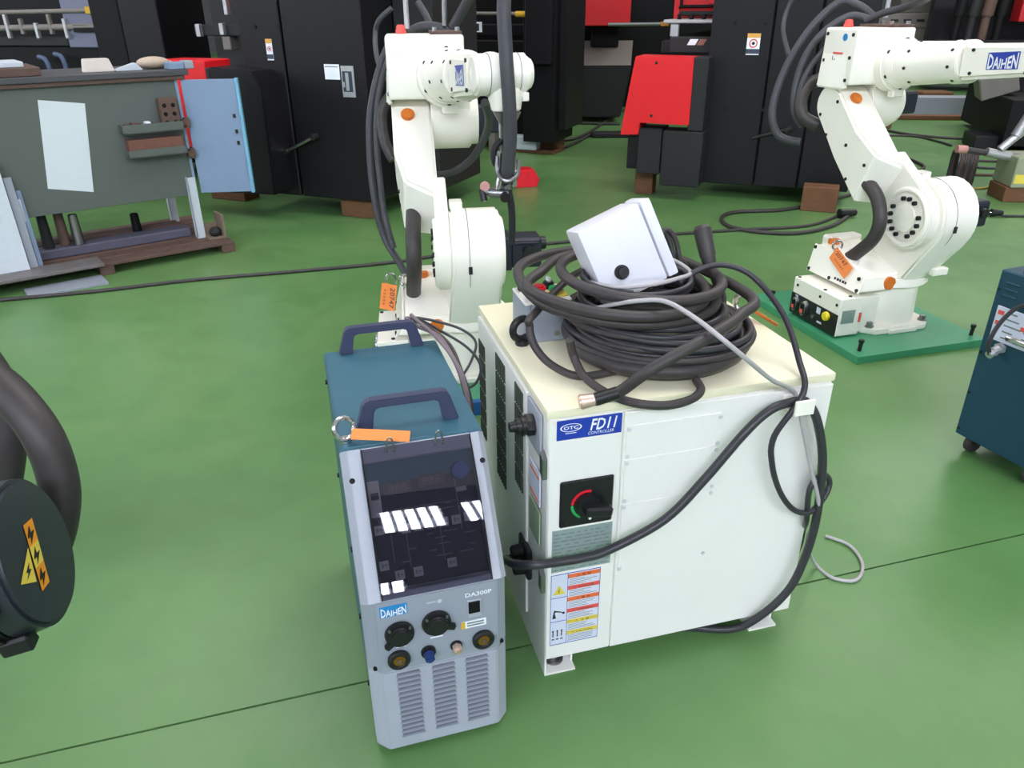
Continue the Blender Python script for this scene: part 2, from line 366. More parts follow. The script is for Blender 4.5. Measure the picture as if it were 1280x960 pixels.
tri = MB().prism([(0.0165, 0.2115), (0.0415, 0.2115), (0.029, 0.2335)], 'y', yT, yT - 0.0006).build('warning_triangle', STKY, st)
MB().prism([(0.027, 0.2135), (0.030, 0.2195), (0.0285, 0.2195), (0.0305, 0.2275), (0.0268, 0.2185), (0.0285, 0.2185)], 'y', yT - 0.0006, yT - 0.001).build('bolt_mark', PRINTK, tri)
MB().prism([(0.016, 0.152), (0.024, 0.152), (0.021, 0.164), (0.0235, 0.171), (0.0195, 0.173), (0.018, 0.164)], 'y', yT, yT - 0.0005).prism([(0.021, 0.1685), (0.036, 0.164), (0.0365, 0.166), (0.0215, 0.172)], 'y', yT, yT - 0.0005).cyl((0.039, yT, 0.163), (0.039, yT - 0.0005, 0.163), 0.0028, n=12).build('robot_mark', PRINTK, st)
for k, x in enumerate((0.017, 0.026, 0.035)):
    MB().box((x, yT - 0.0005, 0.104), (x + 0.0022, yT, 0.116)).cyl((x + 0.0011, yT, 0.1185), (x + 0.0011, yT - 0.0005, 0.1185), 0.002, n=10).box((x - 0.0015, yT - 0.0005, 0.096), (x + 0.004, yT, 0.0985)).build('figure_mark', PRINTK, st)
# left face: vents, latches, gland, connectors
lp = MB().box((-0.002, 0.125, 0.06), (0.004, cd - 0.006, 0.592), 0.001).build('side_panel', CREAM, cab)
GR = mat('grille_dark', (78, 84, 74), 0.7, var=0.2, scale=90)
LX, LZ = (0, -1, 0), (0, 0, 1)
slat = None
for (yc, wd, z0, z1, n) in ((0.492, 0.060, 0.290, 0.540, 6), (0.318, 0.080, 0.270, 0.575, 7), (0.172, 0.058, 0.350, 0.580, 5)):
    hh = (z1 - z0) / n
    for k in range(n):
        g = MB().box((-0.0028, yc - wd / 2, z0 + k * hh + 0.004), (-0.0015, yc + wd / 2, z0 + (k + 1) * hh - 0.001)).build('vent_grille', GR, cab, sm=False)
        for j in range(6):
            y = yc - wd / 2 + wd * (j + 0.5) / 6
            MB().box((-0.0045, y - wd / 36, z0 + k * hh + 0.004), (-0.0026, y + wd / 36, z0 + (k + 1) * hh - 0.001)).build('slat', GR, g, sm=False)
for z in (0.503, 0.243):
    MB().prism([(0.004, z - 0.028), (0.022, z - 0.018), (0.022, z + 0.024), (0.004, z + 0.014)], 'x', -0.006, 0.004, 0.001).build('latch', STEEL, cab)
MB().box((-0.003, 0.030, 0.505), (0.002, 0.112, 0.592), 0.001).build('gland_plate', GREY, cab)
gl = MB().cyl((-0.002, 0.072, 0.553), (-0.018, 0.072, 0.553), 0.021, n=8, bev=0.002).cyl((-0.016, 0.072, 0.553), (-0.036, 0.072, 0.553), 0.017, 0.014, n=20).cyl((-0.022, 0.072, 0.553), (-0.027, 0.072, 0.553), 0.0195, n=12).cyl((-0.034, 0.072, 0.553), (-0.048, 0.072, 0.553), 0.011, 0.009, n=16).build('cable_gland', BLACK, cab)
con = MB().box((-0.008, 0.090, 0.175), (0.002, 0.160, 0.250), 0.003).build('connector_plate', BLKM2, cab)
for (y, z) in ((0.105, 0.20), (0.14, 0.195), (0.122, 0.232)):
    MB().cyl((-0.010, y, z), (-0.034, y, z), 0.014, 0.012, n=16, bev=0.002).build('connector', BLKD, con)
for z in (0.455, 0.405): decal((-0.003, 0.09, z), LX, LZ, 0.055, 0.005, STKO, cab, 'sticker_bar')
MB().box((-0.0032, 0.030, 0.40), (-0.0005, 0.095, 0.47)).build('side_sticker', STKW, cab, sm=False)
MB().box((-0.0032, 0.030, 0.31), (-0.0005, 0.095, 0.385)).build('side_sticker', mat('sticker_greenish', (150, 168, 140), .5), cab, sm=False)
# skids
for x0 in (0.003, 0.470):
    sk = MB().box((x0, 0.0, 0.0), (x0 + 0.066, cd, 0.005)).box((x0, 0.002, 0.004), (x0 + 0.004, cd - 0.002, zb + 0.002)).box((x0 + 0.062, 0.02, 0.004), (x0 + 0.066, cd - 0.02, zb + 0.002)).build('skid', CREAM, cab, sm=False)
    for y in (0.035, 0.5):
        MB().cyl((x0 + 0.030, y, 0.004), (x0 + 0.030, y, 0.012), 0.020, n=20, bev=0.002).cyl((x0 + 0.030, y, 0.011), (x0 + 0.030, y, 0.03), 0.009, n=6).build('levelling_bolt', STEEL, sk)
# hook on the front
MB().box((0.455, -0.040, 0.560), (0.495, -0.002, 0.566), 0.001).box((0.455, -0.043, 0.560), (0.495, -0.038, 0.590), 0.001).box((0.455, -0.004, 0.545), (0.495, -0.001, 0.585), 0.001).build('cable_hook', WHITE, cab)
# eye bolts
MB().torus((0.036, 0.287, 0.6153 + 0.034), (0.3, -1, 0.0), 0.0215, 0.0078).cyl((0.036, 0.287, zt), (0.036, 0.287, zt + 0.012), 0.0145, 0.013, n=20, bev=0.002).build('eye_bolt', BLACK, cab, label='black ring eye bolt')
MB().torus((0.538, 0.292, 0.6153 + 0.034), (-0.75, -0.6, 0.0), 0.0215, 0.0062).cyl((0.538, 0.292, zt), (0.538, 0.292, zt + 0.013), 0.012, n=20, bev=0.002).build('eye_bolt', CHROME, cab, label='chrome ring eye bolt')

# ---- things on the cabinet
tg = MB().box((-0.036, -0.014, 0), (0.036, 0.014, 0.0008)).build('paper_tag', TAG, sm=False)
tg.matrix_world = Matrix.Translation(CW(0.567, 0.262, 0.628)) @ Matrix.Rotation(R(CABY - 50), 4, 'Z') @ Matrix.Rotation(R(22), 4, 'Y') @ Matrix.Rotation(R(-38), 4, 'X')
tag(tg, 'orange paper tag lying by the chrome eye bolt on the controller lid', 'tag', 'orange paper tags')
# operation box
ob = thing('operation_box', 'grey push button operation box with red button under the coiled cables', 'control box', CW(0.056, 0.285, zt), CABY)
MB().box((0.0, 0, 0), (0.085, 0.10, 0.082), 0.003).box((-0.014, 0.004, 0), (0, 0.096, 0.084), 0.002).build('housing', GREY2, ob)
MB().box((-0.014, 0.0, 0.0815), (0.086, 0.10, 0.088), 0.002).build('top_plate', CREAM, ob)
for (x, z) in ((0.012, 0.066), (0.052, 0.018)): MB().cyl((x, 0, z), (x, -0.003, z), 0.005, n=12).build('screw', CHROME, ob)
MB().cyl((0.024, 0.034, 0.088), (0.024, 0.034, 0.100), 0.011, n=18).cyl((0.024, 0.034, 0.098), (0.024, 0.034, 0.112), 0.0145, n=24, bev=0.004).build('stop_button', REDB, ob)
MB().box((0.044, 0.018, 0.088), (0.082, 0.048, 0.092), 0.001).build('label_plate', STKY, ob)
for (x, mm) in ((0.004, BLACK), (0.058, BLACK)):
    s_ = MB().cyl((x, 0.078, 0.088), (x, 0.078, 0.102), 0.012, n=18, bev=0.002).build('selector_switch', mm, ob)
    MB().box((x - 0.004, 0.069, 0.102), (x + 0.004, 0.087, 0.112), 0.002).build('selector_knob', PRINTW, s_)
MB().cyl((0.062, 0.055, 0.088), (0.062, 0.055, 0.099), 0.010, n=18, bev=0.002).build('start_button', GREEN, ob)
# white enclosure tilted on the coil
wx = bpy.data.objects.new('junction_box', None); COL.objects.link(wx)
wx.matrix_world = Matrix.Translation(CW(0.230, 0.262, 0.800)) @ Matrix.Rotation(R(CABY), 4, 'Z') @ Matrix.Rotation(R(-22), 4, 'Y') @ Matrix.Rotation(R(-14), 4, 'X')
tag(wx, 'white plastic junction box tilted on top of the black cable coil', 'junction box')
WPL = mat('white_plastic', (228, 228, 236), 0.4, var=0.02)
MB().box((-0.076, -0.05, -0.078), (0.052, 0.05, 0.078), 0.006, seg=2).build('box_body', WPL, wx)
MB().box((0.054, -0.05, -0.078), (0.076, 0.05, 0.078), 0.006, seg=2).build('box_lid', WPL, wx)
MB().cyl((-0.028, -0.048, -0.026), (-0.028, -0.058, -0.026), 0.014, n=20, bev=0.002).cyl((-0.028, -0.055, -0.026), (-0.028, -0.066, -0.026), 0.009, n=16).build('cable_gland', BLACK, wx)

# ---- coils of cable on the lid
def coil(cx, cy, z0, z1, r0, r1, turns, jit, ph=0.0, tilt=(0, 0), ell=1.0, n=14, seed=1):
    rnd = random.Random(seed); pts = []; N = int(turns * n)
    offs = [(rnd.uniform(-jit, jit), rnd.uniform(-jit, jit), rnd.uniform(-jit, jit) * .5) for _ in range(int(turns) + 2)]
    for i in range(N + 1):
        t = i / n; k = int(t); f = t - k
        o = [offs[k][q] * (1 - f) + offs[k + 1][q] * f for q in range(3)]
        a = ph + 2 * math.pi * t; u = i / N
        rr = r0 + (r1 - r0) * u + 0.25 * o[2]
        x, y = rr * math.cos(a), rr * math.sin(a) * ell
        pts.append(CW(cx + x + o[0], cy + y + o[1], max(z0 + (z1 - z0) * u + o[2] + tilt[0] * x + tilt[1] * y, zt + 0.012)))
    return pts
def CT(px, py, z):
    d = ray(px, py); return _O + d * ((z - CAM_H) / d.z)
p = [CT(742, 500, 0.634), CT(772, 491, 0.642), CT(806, 467, 0.690), CT(850, 441, 0.722), CT(895, 416, 0.742), CT(925, 394, 0.746), CT(938, 370, 0.742)]
pc = []
for (ccx, ccy, crx, cry, cz_, a0, a1) in ((0.262, 0.255, 0.185, 0.195, 0.744, 0.35, 3.0), (0.215, 0.275, 0.180, 0.215, 0.742, 3.0, 6.9), (0.240, 0.285, 0.205, 0.205, 0.738, 6.9, 9.4), (0.232, 0.275, 0.190, 0.205, 0.722, 9.4, 13.0), (0.265, 0.245, 0.155, 0.165, 0.758, 13.0, 19.0)):
    m_ = max(3, int((a1 - a0) / 0.45))
    for i in range(m_):
        a = a0 + (a1 - a0) * (i + 0.5) / m_; pc.append(CW(ccx + crx * math.cos(a), ccy + cry * math.sin(a), cz_ - 0.05 * crx * math.cos(a)))
cable('welding_cable', p + pc, 0.0105, RUBBER, 'thick black cable wound in wide loops with a bare copper end on the controller lid')
lug = MB().cyl(CT(744, 499.5, 0.634), CT(772, 491, 0.642), 0.0115, n=16).build('heat_shrink_end', BLACK, bpy.data.objects['welding_cable'])
MB().cyl(CT(724, 503, 0.630), CT(745, 499, 0.634), 0.0135, 0.0105, n=14, bev=0.002).build('bare_copper_end', COPPER, bpy.data.objects['welding_cable'], label='bare copper strand end')
p = coil(0.285, 0.188, 0.628, 0.648, 0.150, 0.172, 2.9, 0.008, ph=-2.6, ell=0.98, seed=5)
cable('welding_cable', p, 0.0125, RUBBER, 'thickest black cable lying lowest in the coil on the controller lid')
p = coil(0.285, 0.205, 0.662, 0.715, 0.168, 0.135, 6.5, 0.022, ph=1.0, tilt=(-0.05, -0.03), seed=8)
cable('control_cable', p, 0.0068, CABLEBLK, 'medium black control cable wound many turns in the middle of the coil')
p = coil(0.290, 0.20, 0.64, 0.695, 0.182, 0.150, 5.5, 0.024, ph=0.4, seed=11)
cable('control_cable', p, 0.0062, RUBBER, 'thin black cable in outer turns around the coil on the lid')
p = coil(0.255, 0.235, 0.738, 0.757, 0.098, 0.104, 4.4, 0.006, ph=2.0, seed=14)
cable('pendant_cable', p, 0.0052, CABLEBLK, 'slim glossy black cable wrapped around the foot of the white junction box')
p = [CW(0.42, 0.20, 0.71), CW(0.40, 0.33, 0.70), CW(0.33, 0.42, 0.70), CW(0.20, 0.40, 0.72), CT(668, 392, 0.715), CT(662, 408, 0.695), CT(668, 432, 0.665), CT(688, 455, 0.638), CT(722, 470, 0.628), CT(765, 464, 0.630), CT(800, 450, 0.632)]
cable('control_cable', p, 0.0076, RUBBER, 'black cable drooping in a low loop beside the operation box')
p = [CT(712, 425, 0.70), CT(717, 445, 0.665), CT(730, 470, 0.640), CT(756, 490, 0.625), CT(790, 503, 0.624), CT(830, 507, 0.624), CT(862, 500, 0.624), CT(876, 488, 0.626), CT(870, 475, 0.63)]
cable('control_cable', p, 0.0078, RUBBER, 'short black cable loop at the front edge of the controller lid')
for k, dx in enumerate((0.0, 0.016, 0.032, 0.046)):
    q = [CW(0.30 + dx, 0.31, 0.70), CW(0.298 + dx, 0.325, 0.79), CW(0.312 + dx, 0.335, 0.815), CW(0.334 + dx, 0.33, 0.79), CW(0.345 + dx, 0.31, 0.72)]
    cable('loop_cable', q, 0.0056, CABLEBLK if k % 2 == 0 else RUBBER, ['black', 'second black', 'third black', 'outermost black'][k] + ' cable loop standing behind the right side of the white junction box', group='cable loops behind the junction box')
# large in-line connector on its cable
p = [CW(0.36, 0.12, 0.66), CW(0.42, 0.19, 0.70), CW(0.430, 0.245, 0.735), CW(0.425, 0.275, 0.765)]
ic = cable('connector_cable', p, 0.0095, RUBBER, 'black cable with a big round plug pointing up at the rear of the coil')
a, b_ = CW(0.428, 0.262, 0.748), CW(0.418, 0.30, 0.828)
MB().cyl(a, a.lerp(b_, 0.25), 0.012, 0.015, n=20).cyl(a.lerp(b_, 0.25), a.lerp(b_, 0.92), 0.016, 0.0185, n=20, bev=0.002).cyl(a.lerp(b_, 0.92), b_, 0.0175, 0.013, n=20).build('plug', RUBBER, ic)
# white-grey cable round the box and down to the floor
p = [CW(0.150, 0.25, 0.752), CW(0.175, 0.165, 0.765), CW(0.235, 0.148, 0.768), CW(0.30, 0.165, 0.768), CW(0.36, 0.22, 0.760), CW(0.345, 0.31, 0.765), CW(0.26, 0.345, 0.76)]
cable('grey_cable', p, 0.0042, CABLEGREY, 'pale grey cable looped around the white junction box')
def CF(px, py, y=-0.03):
    d = ray(px, py); n = CM.to_3x3() @ Vector((0, 1, 0)); t = (CW(0, y, 0) - _O).dot(n) / d.dot(n); return _O + d * t
p = [CT(735, 388, 0.722), CT(765, 381, 0.748), CT(800, 376, 0.766), CT(832, 377, 0.772), CT(868, 397, 0.764), CT(903, 424, 0.748), CT(938, 453, 0.705), CT(965, 475, 0.655), CW(0.462, -0.014, 0.60), CW(0.475, -0.022, 0.574), CF(1003, 530, -.028), CF(1014, 585, -.03), CF(1024, 640, -.03), CW(0.60, 0.03, 0.20), FL(1018, 703, 0.02), FL(1040, 722, 0.005), FL(1070, 725, 0.005), FL(1078, 705, 0.005), FL(1062, 682, 0.005), FL(1032, 670, 0.005)]
cable('grey_cable', p, 0.0042, CABLEGREY, 'pale grey cable running from the coil over the hook to the floor')
p = [CW(0.33, 0.20, 0.745), CW(0.37, 0.21, 0.765), CW(0.42, 0.20, 0.775), CW(0.47, 0.17, 0.755), CW(0.50, 0.10, 0.70), CW(0.492, 0.02, 0.64), CW(0.475, -0.03, 0.60), CF(968, 545), CF(965, 580), CF(975, 615), CF(992, 637), CF(1012, 640), CF(1030, 622, -.02), CF(1037, 602, -.01), CF(1027, 593, -.02), CF(1012, 612, -.03), CF(1008, 650, -.02), CW(0.575, 0.02, 0.24), CW(0.60, 0.05, 0.17), CW(0.63, 0.10, 0.10), CW(0.635, 0.15, 0.06), CW(0.61, 0.17, 0.04), CW(0.585, 0.16, 0.05), CW(0.60, 0.12, 0.03), CW(0.64, 0.10, 0.012)]
cable('pendant_cable', p, 0.0058, CABLEBLK, 'thin black cable arching off the coil and down the right front of the controller')
p = [CW(-0.028, 0.30, 0.012), CW(-0.035, 0.20, 0.14), CW(-0.050, 0.10, 0.235), CW(-0.055, 0.03, 0.28), CF(665, 706), CF(695, 703), CF(730, 697), CF(760, 688), CF(830, 650), CF(880, 600), CF(930, 542), CF(962, 513, -.025), CW(0.458, -0.02, 0.578), CW(0.492, -0.02, 0.575), CF(1022, 528), CF(1028, 580), CF(1020, 650), CF(1005, 700), CF(985, 738), CF(950, 770, -.02), CF(915, 786, -.0), CW(0.33, 0.03, 0.02), CW(0.25, 0.06, 0.012), CW(0.16, 0.12, 0.012), CW(0.12, 0.25, 0.012), CW(0.2, 0.4, 0.012)]
cable('power_cable', p, 0.0085, CABLEBLK, 'thick black power cable sweeping across the controller front, over the hook and underneath')

# ================================================================== WELDING POWER SOURCE
WO, WY = (-0.2473, 0.945), 16.19
WM = frame(WO, WY)
def WW(x, y, z): return WM @ Vector((x, y, z))
wel = thing('welding_power_source', 'teal welding power source with grey front, smoked control cover and two carry handles', 'welder', (WO[0], WO[1], 0), WY)
ww, wd_, wz = 0.2476, 0.5646, 0.5693
prof = [(0.055, 0.03), (wd_, 0.03), (wd_, wz), (0.150, wz), (0.055, 0.36)]
MB().prism(prof, 'x', 0.002, ww - 0.002, 0.003).build('cover', TEAL, wel)
MB().box((0.015, 0.04, 0.008), (ww - 0.015, wd_ - 0.01, 0.031)).build('underside', BLACK, wel)
for (x, y) in ((0.03, 0.07), (ww - 0.03, 0.07), (0.03, wd_ - 0.05), (ww - 0.03, wd_ - 0.05)):
    MB().cyl((x, y, 0.0), (x, y, 0.012), 0.016, n=16).build('foot', BLACK, wel)
# lower grey front with chamfered sides
c = 0.021
MB().prism([(0, 0.058), (0, 0.021), (c, 0.0), (ww - c, 0.0), (ww, 0.021), (ww, 0.058)], 'z', 0.012, 0.203, 0.002).build('lower_front', GREY, wel)
# middle grey front (connector field)
MB().prism([(0, 0.058), (0, 0.020), (c, -0.002), (ww - c, -0.002), (ww, 0.020), (ww, 0.058)], 'z', 0.205, 0.362, 0.002).build('connector_panel', GREY2, wel)
# sloped upper front: a frame of two cheeks, header and recessed board
kz, ky, ty = 0.362, 0.0, 0.1444
sl = Vector((0, ty - 0.004, wz + 0.002 - kz)); sl.normalize()          # up the slope
sn = Vector((0, -sl.z, sl.y))                                         # outward normal
SLO = Vector((0, -0.002, kz)); SLEN = (wz + 0.002 - kz) / sl.z
SM = Matrix(((1, 0, 0, 0), (0, sl.y, sn.y, SLO.y), (0, sl.z, sn.z, SLO.z), (0, 0, 0, 1)))   # local (x, up slope, out)
def cheek(x0, x1, ch0, ch1):
    m = MB(); m.prism([(x0, -0.05), (x0, -0.016 if ch0 else 0.0), (x0 + (0.012 if ch0 else 0), 0.0), (x1 - (0.012 if ch1 else 0), 0.0), (x1, -0.016 if ch1 else 0.0), (x1, -0.05)], 'y', 0.0, SLEN, 0.001, SM)
    return m.build('cheek', GREY, wel)
cheek(0.0, 0.033, True, False); cheek(ww - 0.026, ww, False, True)
MB().box((0.033, SLEN - 0.026, -0.05), (ww - 0.026, SLEN, 0.0), 0.002, SM).build('header_bar', GREY, wel)
MB().box((0.033, 0.0, -0.05), (ww - 0.026, 0.012, 0.0), 0.002, SM).build('sill_bar', GREY, wel)
board = MB().box((0.033, 0.012, -0.05), (ww - 0.026, SLEN - 0.026, -0.022), 0, SM).build('control_board', DISPLAY, wel, sm=False)
def SP(x, v, w=0.0): return SM @ Vector((x, v, w))
bx0, bx1, bw = 0.036, ww - 0.029, 0
SX, SY = Vector((1, 0, 0)), sl
BT = -0.022
PALE = mat('panel_print_pale', (172, 170, 172), 0.6, var=0.05)
def bdec(u, v, w, h, m, name, th=0.0012):   # u, v are fractions of the board, centre of the decal
    x = bx0 + u * (bx1 - bx0); y = 0.012 + v * (SLEN - 0.038)
    return decal(SP(x - w / 2, y - h / 2, BT), SX, SY, w, h, m, board, name, thick=th)
for (u, v, tx) in ((0.30, 0.455, 'TIG'), (0.42, 0.455, 'AC'), (0.54, 0.455, 'DC'), (0.66, 0.455, 'F1'), (0.78, 0.455, 'F2'), (0.90, 0.465, 'FN'), (0.06, 0.475, 'V'), (0.06, 0.20, 'S'), (0.19, 0.11, 'ON'), (0.36, 0.11, 'P'), (0.68, 0.13, 'RE')):
    k = bdec(u, v, 0.0155, 0.0155, PALE, 'key_button', 0.003)
    x = bx0 + u * (bx1 - bx0); y = 0.012 + v * (SLEN - 0.038)
    decal(SP(x - 0.0045, y - 0.0035, BT + 0.003), SX, SY, 0.0035, 0.007, PRINTG, k, 'key_mark', thick=0.0004); decal(SP(x + 0.001, y - 0.001, BT + 0.003), SX, SY, 0.004, 0.003, STKR if tx in ('TIG', 'AC') else PRINTG, k, 'key_mark', thick=0.0004)
bdec(0.06, 0.72, 0.020, 0.062, PALE, 'indicator_strip'); bdec(0.065, 0.74, 0.013, 0.012, DISPLAY, 'indicator_window', 0.0018)
for (u, v) in ((0.28, 0.78), (0.60, 0.80)):
    d = bdec(u, v, 0.046, 0.020, mat('display_window', (66, 58, 58), .3), 'digit_display', 0.0016)
    x = bx0 + u * (bx1 - bx0); y = 0.012 + v * (SLEN - 0.038)
    text('888', 0.032, 0.013, SP(x - 0.016, y - 0.0065, BT + 0.0016), SX, SY, mat('digit_dim', (112, 96, 92), .5), d)
k = SP(bx0 + 0.88 * (bx1 - bx0), 0.012 + 0.84 * (SLEN - 0.038), BT)
MB().cyl(k, k + sn * 0.014, 0.016, 0.0145, n=24, bev=0.002).build('blue_dial', mat('dial_blue', (40, 84, 150), .35), wel)
bdec(0.87, 0.69, 0.018, 0.008, PALE, 'name_strip')
for i in range(26):
    bdec(random.uniform(0.16, 0.92), random.choice((0.56, 0.60, 0.38, 0.34, 0.29, 0.25, 0.2)), random.uniform(0.008, 0.022), 0.0016, PRINTG, 'print_line', 0.0003)
for (u, v, w, h) in ((0.16, 0.42, 0.0012, 0.09), (0.30, 0.3, 0.0012, 0.06), (0.62, 0.3, 0.0012, 0.06), (0.47, 0.61, 0.12, 0.0012), (0.82, 0.6, 0.0012, 0.1)): bdec(u, v, w, h, PRINTG, 'print_rule', 0.0003)
# smoked hinged cover, gently bowed
nb = 10; pts = []
for i in range(nb + 1):
    t = i / nb; pts.append((0.002 + t * (SLEN - 0.004), 0.003 + 0.010 * math.sin(math.pi * min(1, t * 1.0)) ** 0.8))
outer = pts; inner = [(a, b - 0.0025) for a, b in pts][::-1]
MB().prism(outer + inner, 'x', 0.034, ww - 0.027, 0, SM).build('smoked_cover', SMOKE, wel, ang=60, label='smoked clear plastic hinged cover')
for x in (0.034, ww - 0.029): MB().prism(outer + inner, 'x', x, x + 0.002, 0, SM).build('cover_edge', BLKM2, wel)
for x in (0.082, 0.165):
    MB().tube([SP(x - 0.006, SLEN - 0.012, 0.002), SP(x - 0.005, SLEN + 0.004, 0.016), SP(x, SLEN + 0.010, 0.02), SP(x + 0.005, SLEN + 0.004, 0.016), SP(x + 0.006, SLEN - 0.012, 0.002)], 0.0016, 8).build('hinge_wire', STEEL, wel)
for (x, v) in ((0.014, SLEN * 0.80), (ww - 0.012, SLEN * 0.80)):
    MB().cyl(SP(x, v, -0.002), SP(x, v, 0.0008), 0.0048, n=14).build('screw_hole', BLKD, wel)
for x, z in ((0.012, 0.213), (ww - 0.012, 0.213)):
    MB().cyl((x, 0.008, z), (x, 0.0065 + (-0.002), z), 0.0042, n=14).build('screw_hole', BLKD, wel)
yP = -0.002
bd = decal((0.028, yP, 0.329), FX, FZ, 0.046, 0.0225, SKYBLUE, wel, 'maker_badge')
text('DAIHEN', 0.042, 0.019, (0.030, yP - 0.0008, 0.3305), FX, FZ, PRINTW, bd, bold=0.02, vee=0.42)
text('DA300P', 0.046, 0.0090, (0.172, yP, 0.336), FX, FZ, PRINTW, wel, bold=0.02)
# twist-lock power receptacle covers
def recept(x, z, ang):
    m = MB().cyl((x, yP, z), (x, yP - 0.010, z), 0.0255, 0.024, n=28, bev=0.002).cyl((x, yP - 0.009, z), (x, yP - 0.017, z), 0.020, 0.018, n=28, bev=0.002)
    o = m.build('receptacle_cap', BLACK, wel)
    d = Vector((math.cos(ang), 0, math.sin(ang))); pr = Vector((-d.z, 0, d.x)); a = Vector((x, yP - 0.004, z))
    MB().hull([a + d * 0.012 + pr * 0.006, a + d * 0.012 - pr * 0.006, a + d * 0.033 + pr * 0.005, a + d * 0.033 - pr * 0.005] + [q + Vector((0, -0.009, 0)) for q in (a + d * 0.012 + pr * 0.006, a + d * 0.012 - pr * 0.006, a + d * 0.033 + pr * 0.005, a + d * 0.033 - pr * 0.005)], 0.001).build('cap_tab', BLACK, o)
    for aa in (0.7, 2.4): MB().cyl((x + 0.0225 * math.cos(aa), yP - 0.009, z + 0.0225 * math.sin(aa)), (x + 0.0225 * math.cos(aa), yP - 0.012, z + 0.0225 * math.sin(aa)), 0.0024, n=10).build('screw', STEEL, o)
recept(0.057, 0.291, R(222)); recept(0.120, 0.298, R(-22))
def socket(x, z, r=0.019):
    o = MB().torus((x, yP - 0.006, z), (0, 1, 0), r - 0.004, 0.0048).cyl((x, yP, z), (x, yP - 0.006, z), r, n=28, bev=0.001).build('output_socket', BLACK, wel)
    MB().cyl((x, yP - 0.004, z), (x, yP - 0.0085, z), r * 0.55, n=20, bev=0.001).build('socket_bush', BRASS, o)
    MB().box((x - 0.0035, yP - 0.0098, z - 0.0035), (x + 0.0035, yP - 0.008, z + 0.0035)).build('socket_core', RUST, o)
socket(0.052, 0.234); socket(0.200, 0.238)
MB().cyl((0.103, yP, 0.236), (0.103, yP - 0.006, 0.236), 0.013, n=20, bev=0.001).build('gas_collar', BLACK, wel)
MB().cyl((0.103, yP - 0.004, 0.235), (0.103, yP - 0.022, 0.233), 0.0095, 0.008, n=20, bev=0.003).build('blue_cap', mat('cap_blue', (34, 56, 110), .4), wel)
MB().cyl((0.152, yP, 0.236), (0.152, yP - 0.005, 0.236), 0.0105, n=20, bev=0.001).build('gas_nut', BLACK, wel)
MB().cyl((0.152, yP - 0.003, 0.236), (0.152, yP - 0.016, 0.236), 0.0085, n=6, bev=0.001).cyl((0.152, yP - 0.014, 0.236), (0.152, yP - 0.020, 0.2355), 0.005, n=16).build('gas_nipple', COPPER, wel)
swf = MB().box((0.174, yP - 0.004, 0.292), (0.199, yP, 0.330), 0.001).build('power_switch_frame', GREY, wel)
MB().box((0.176, yP - 0.006, 0.303), (0.196, yP - 0.003, 0.328), 0.001).build('power_switch', BLKD, swf)
cs = decal((0.163, yP, 0.268), FX, FZ, 0.044, 0.015, PRINTW, wel, 'caution_strip')
decal((0.163, yP - 0.0008, 0.268), FX, FZ, 0.0065, 0.015, mat('strip_yellow', (226, 176, 40), .5), cs, 'strip_mark')
for z in (0.277, 0.2715): decal((0.173, yP - 0.0008, z), FX, FZ, 0.030, 0.003, PRINTG, cs, 'small_print', thick=0.0003)
for (x, z, w) in ((0.108, 0.262, 0.022), (0.050, 0.2575, 0.016), (0.098, 0.214, 0.011), (0.193, 0.213, 0.011)): decal((x, yP, z), FX, FZ, w, 0.0026, PRINTW, wel, 'small_print', thick=0.0003)
MB().cyl((0.128, yP, 0.341), (0.128, yP - 0.001, 0.341), 0.004, n=14).build('pilot_mark', PANELW, wel)
decal((0.106, yP, 0.340), FX, FZ, 0.016, 0.0022, PANELW, wel, 'small_print', thick=0.0003)
# louvres: three columns
lv = None; lvs = None
for xc in (0.066, 0.128, 0.188):
    for k in range(14):
        z = 0.188 - k * 0.0115
        if lv is None:
            lv = MB().prism([(0.0, -0.001), (-0.0048, 0.0044), (0.0, 0.0046)], 'x', -0.021, 0.021).build('louvre', GREY2, wel, sm=False); lv.location = (xc, 0, z)
        else: copy_part(lv, wel, (xc, 0, z))
        if lvs is None:
            lvs = MB().box((-0.0195, -0.0012, 0.0046), (0.0195, 0.001, 0.0086)).build('louvre_slot', mat('slot_shade', (112, 114, 124), .7), wel, sm=False); lvs.location = (xc, 0, z)
        else: copy_part(lvs, wel, (xc, 0, z))
# handles
def handle(y):
    x0, x1 = 0.034, 0.216; h = 0.058
    pts = [(x0, wz), (x0 + 0.028, wz), (x0 + 0.034, wz + h - 0.020), (x0 + 0.040, wz + h - 0.015), (x1 - 0.040, wz + h - 0.015), (x1 - 0.034, wz + h - 0.020), (x1 - 0.028, wz), (x1, wz), (x1 - 0.016, wz + h - 0.006), (x1 - 0.024, wz + h), (x0 + 0.024, wz + h), (x0 + 0.016, wz + h - 0.006)]
    return MB().prism(pts, 'y', y - 0.010, y + 0.012, 0.0025).build('handle', HANDLE, wel)
handle(0.205); handle(0.548)
eb = MB().torus((0.013, 0.172, wz + 0.026), (0.45, -0.8, 0.35), 0.0185, 0.0042).cyl((0.013, 0.172, wz - 0.004), (0.013, 0.172, wz + 0.008), 0.010, n=18, bev=0.001).build('eye_bolt', CHROME, wel)
for (y, z) in ((0.10, 0.40), (0.10, 0.25), (0.085, 0.10), (0.50, 0.53), (0.5, 0.3)):
    MB().cyl((0.003, y, z), (-0.0025, y, z), 0.005, n=12).build('screw', BLACK, wel)
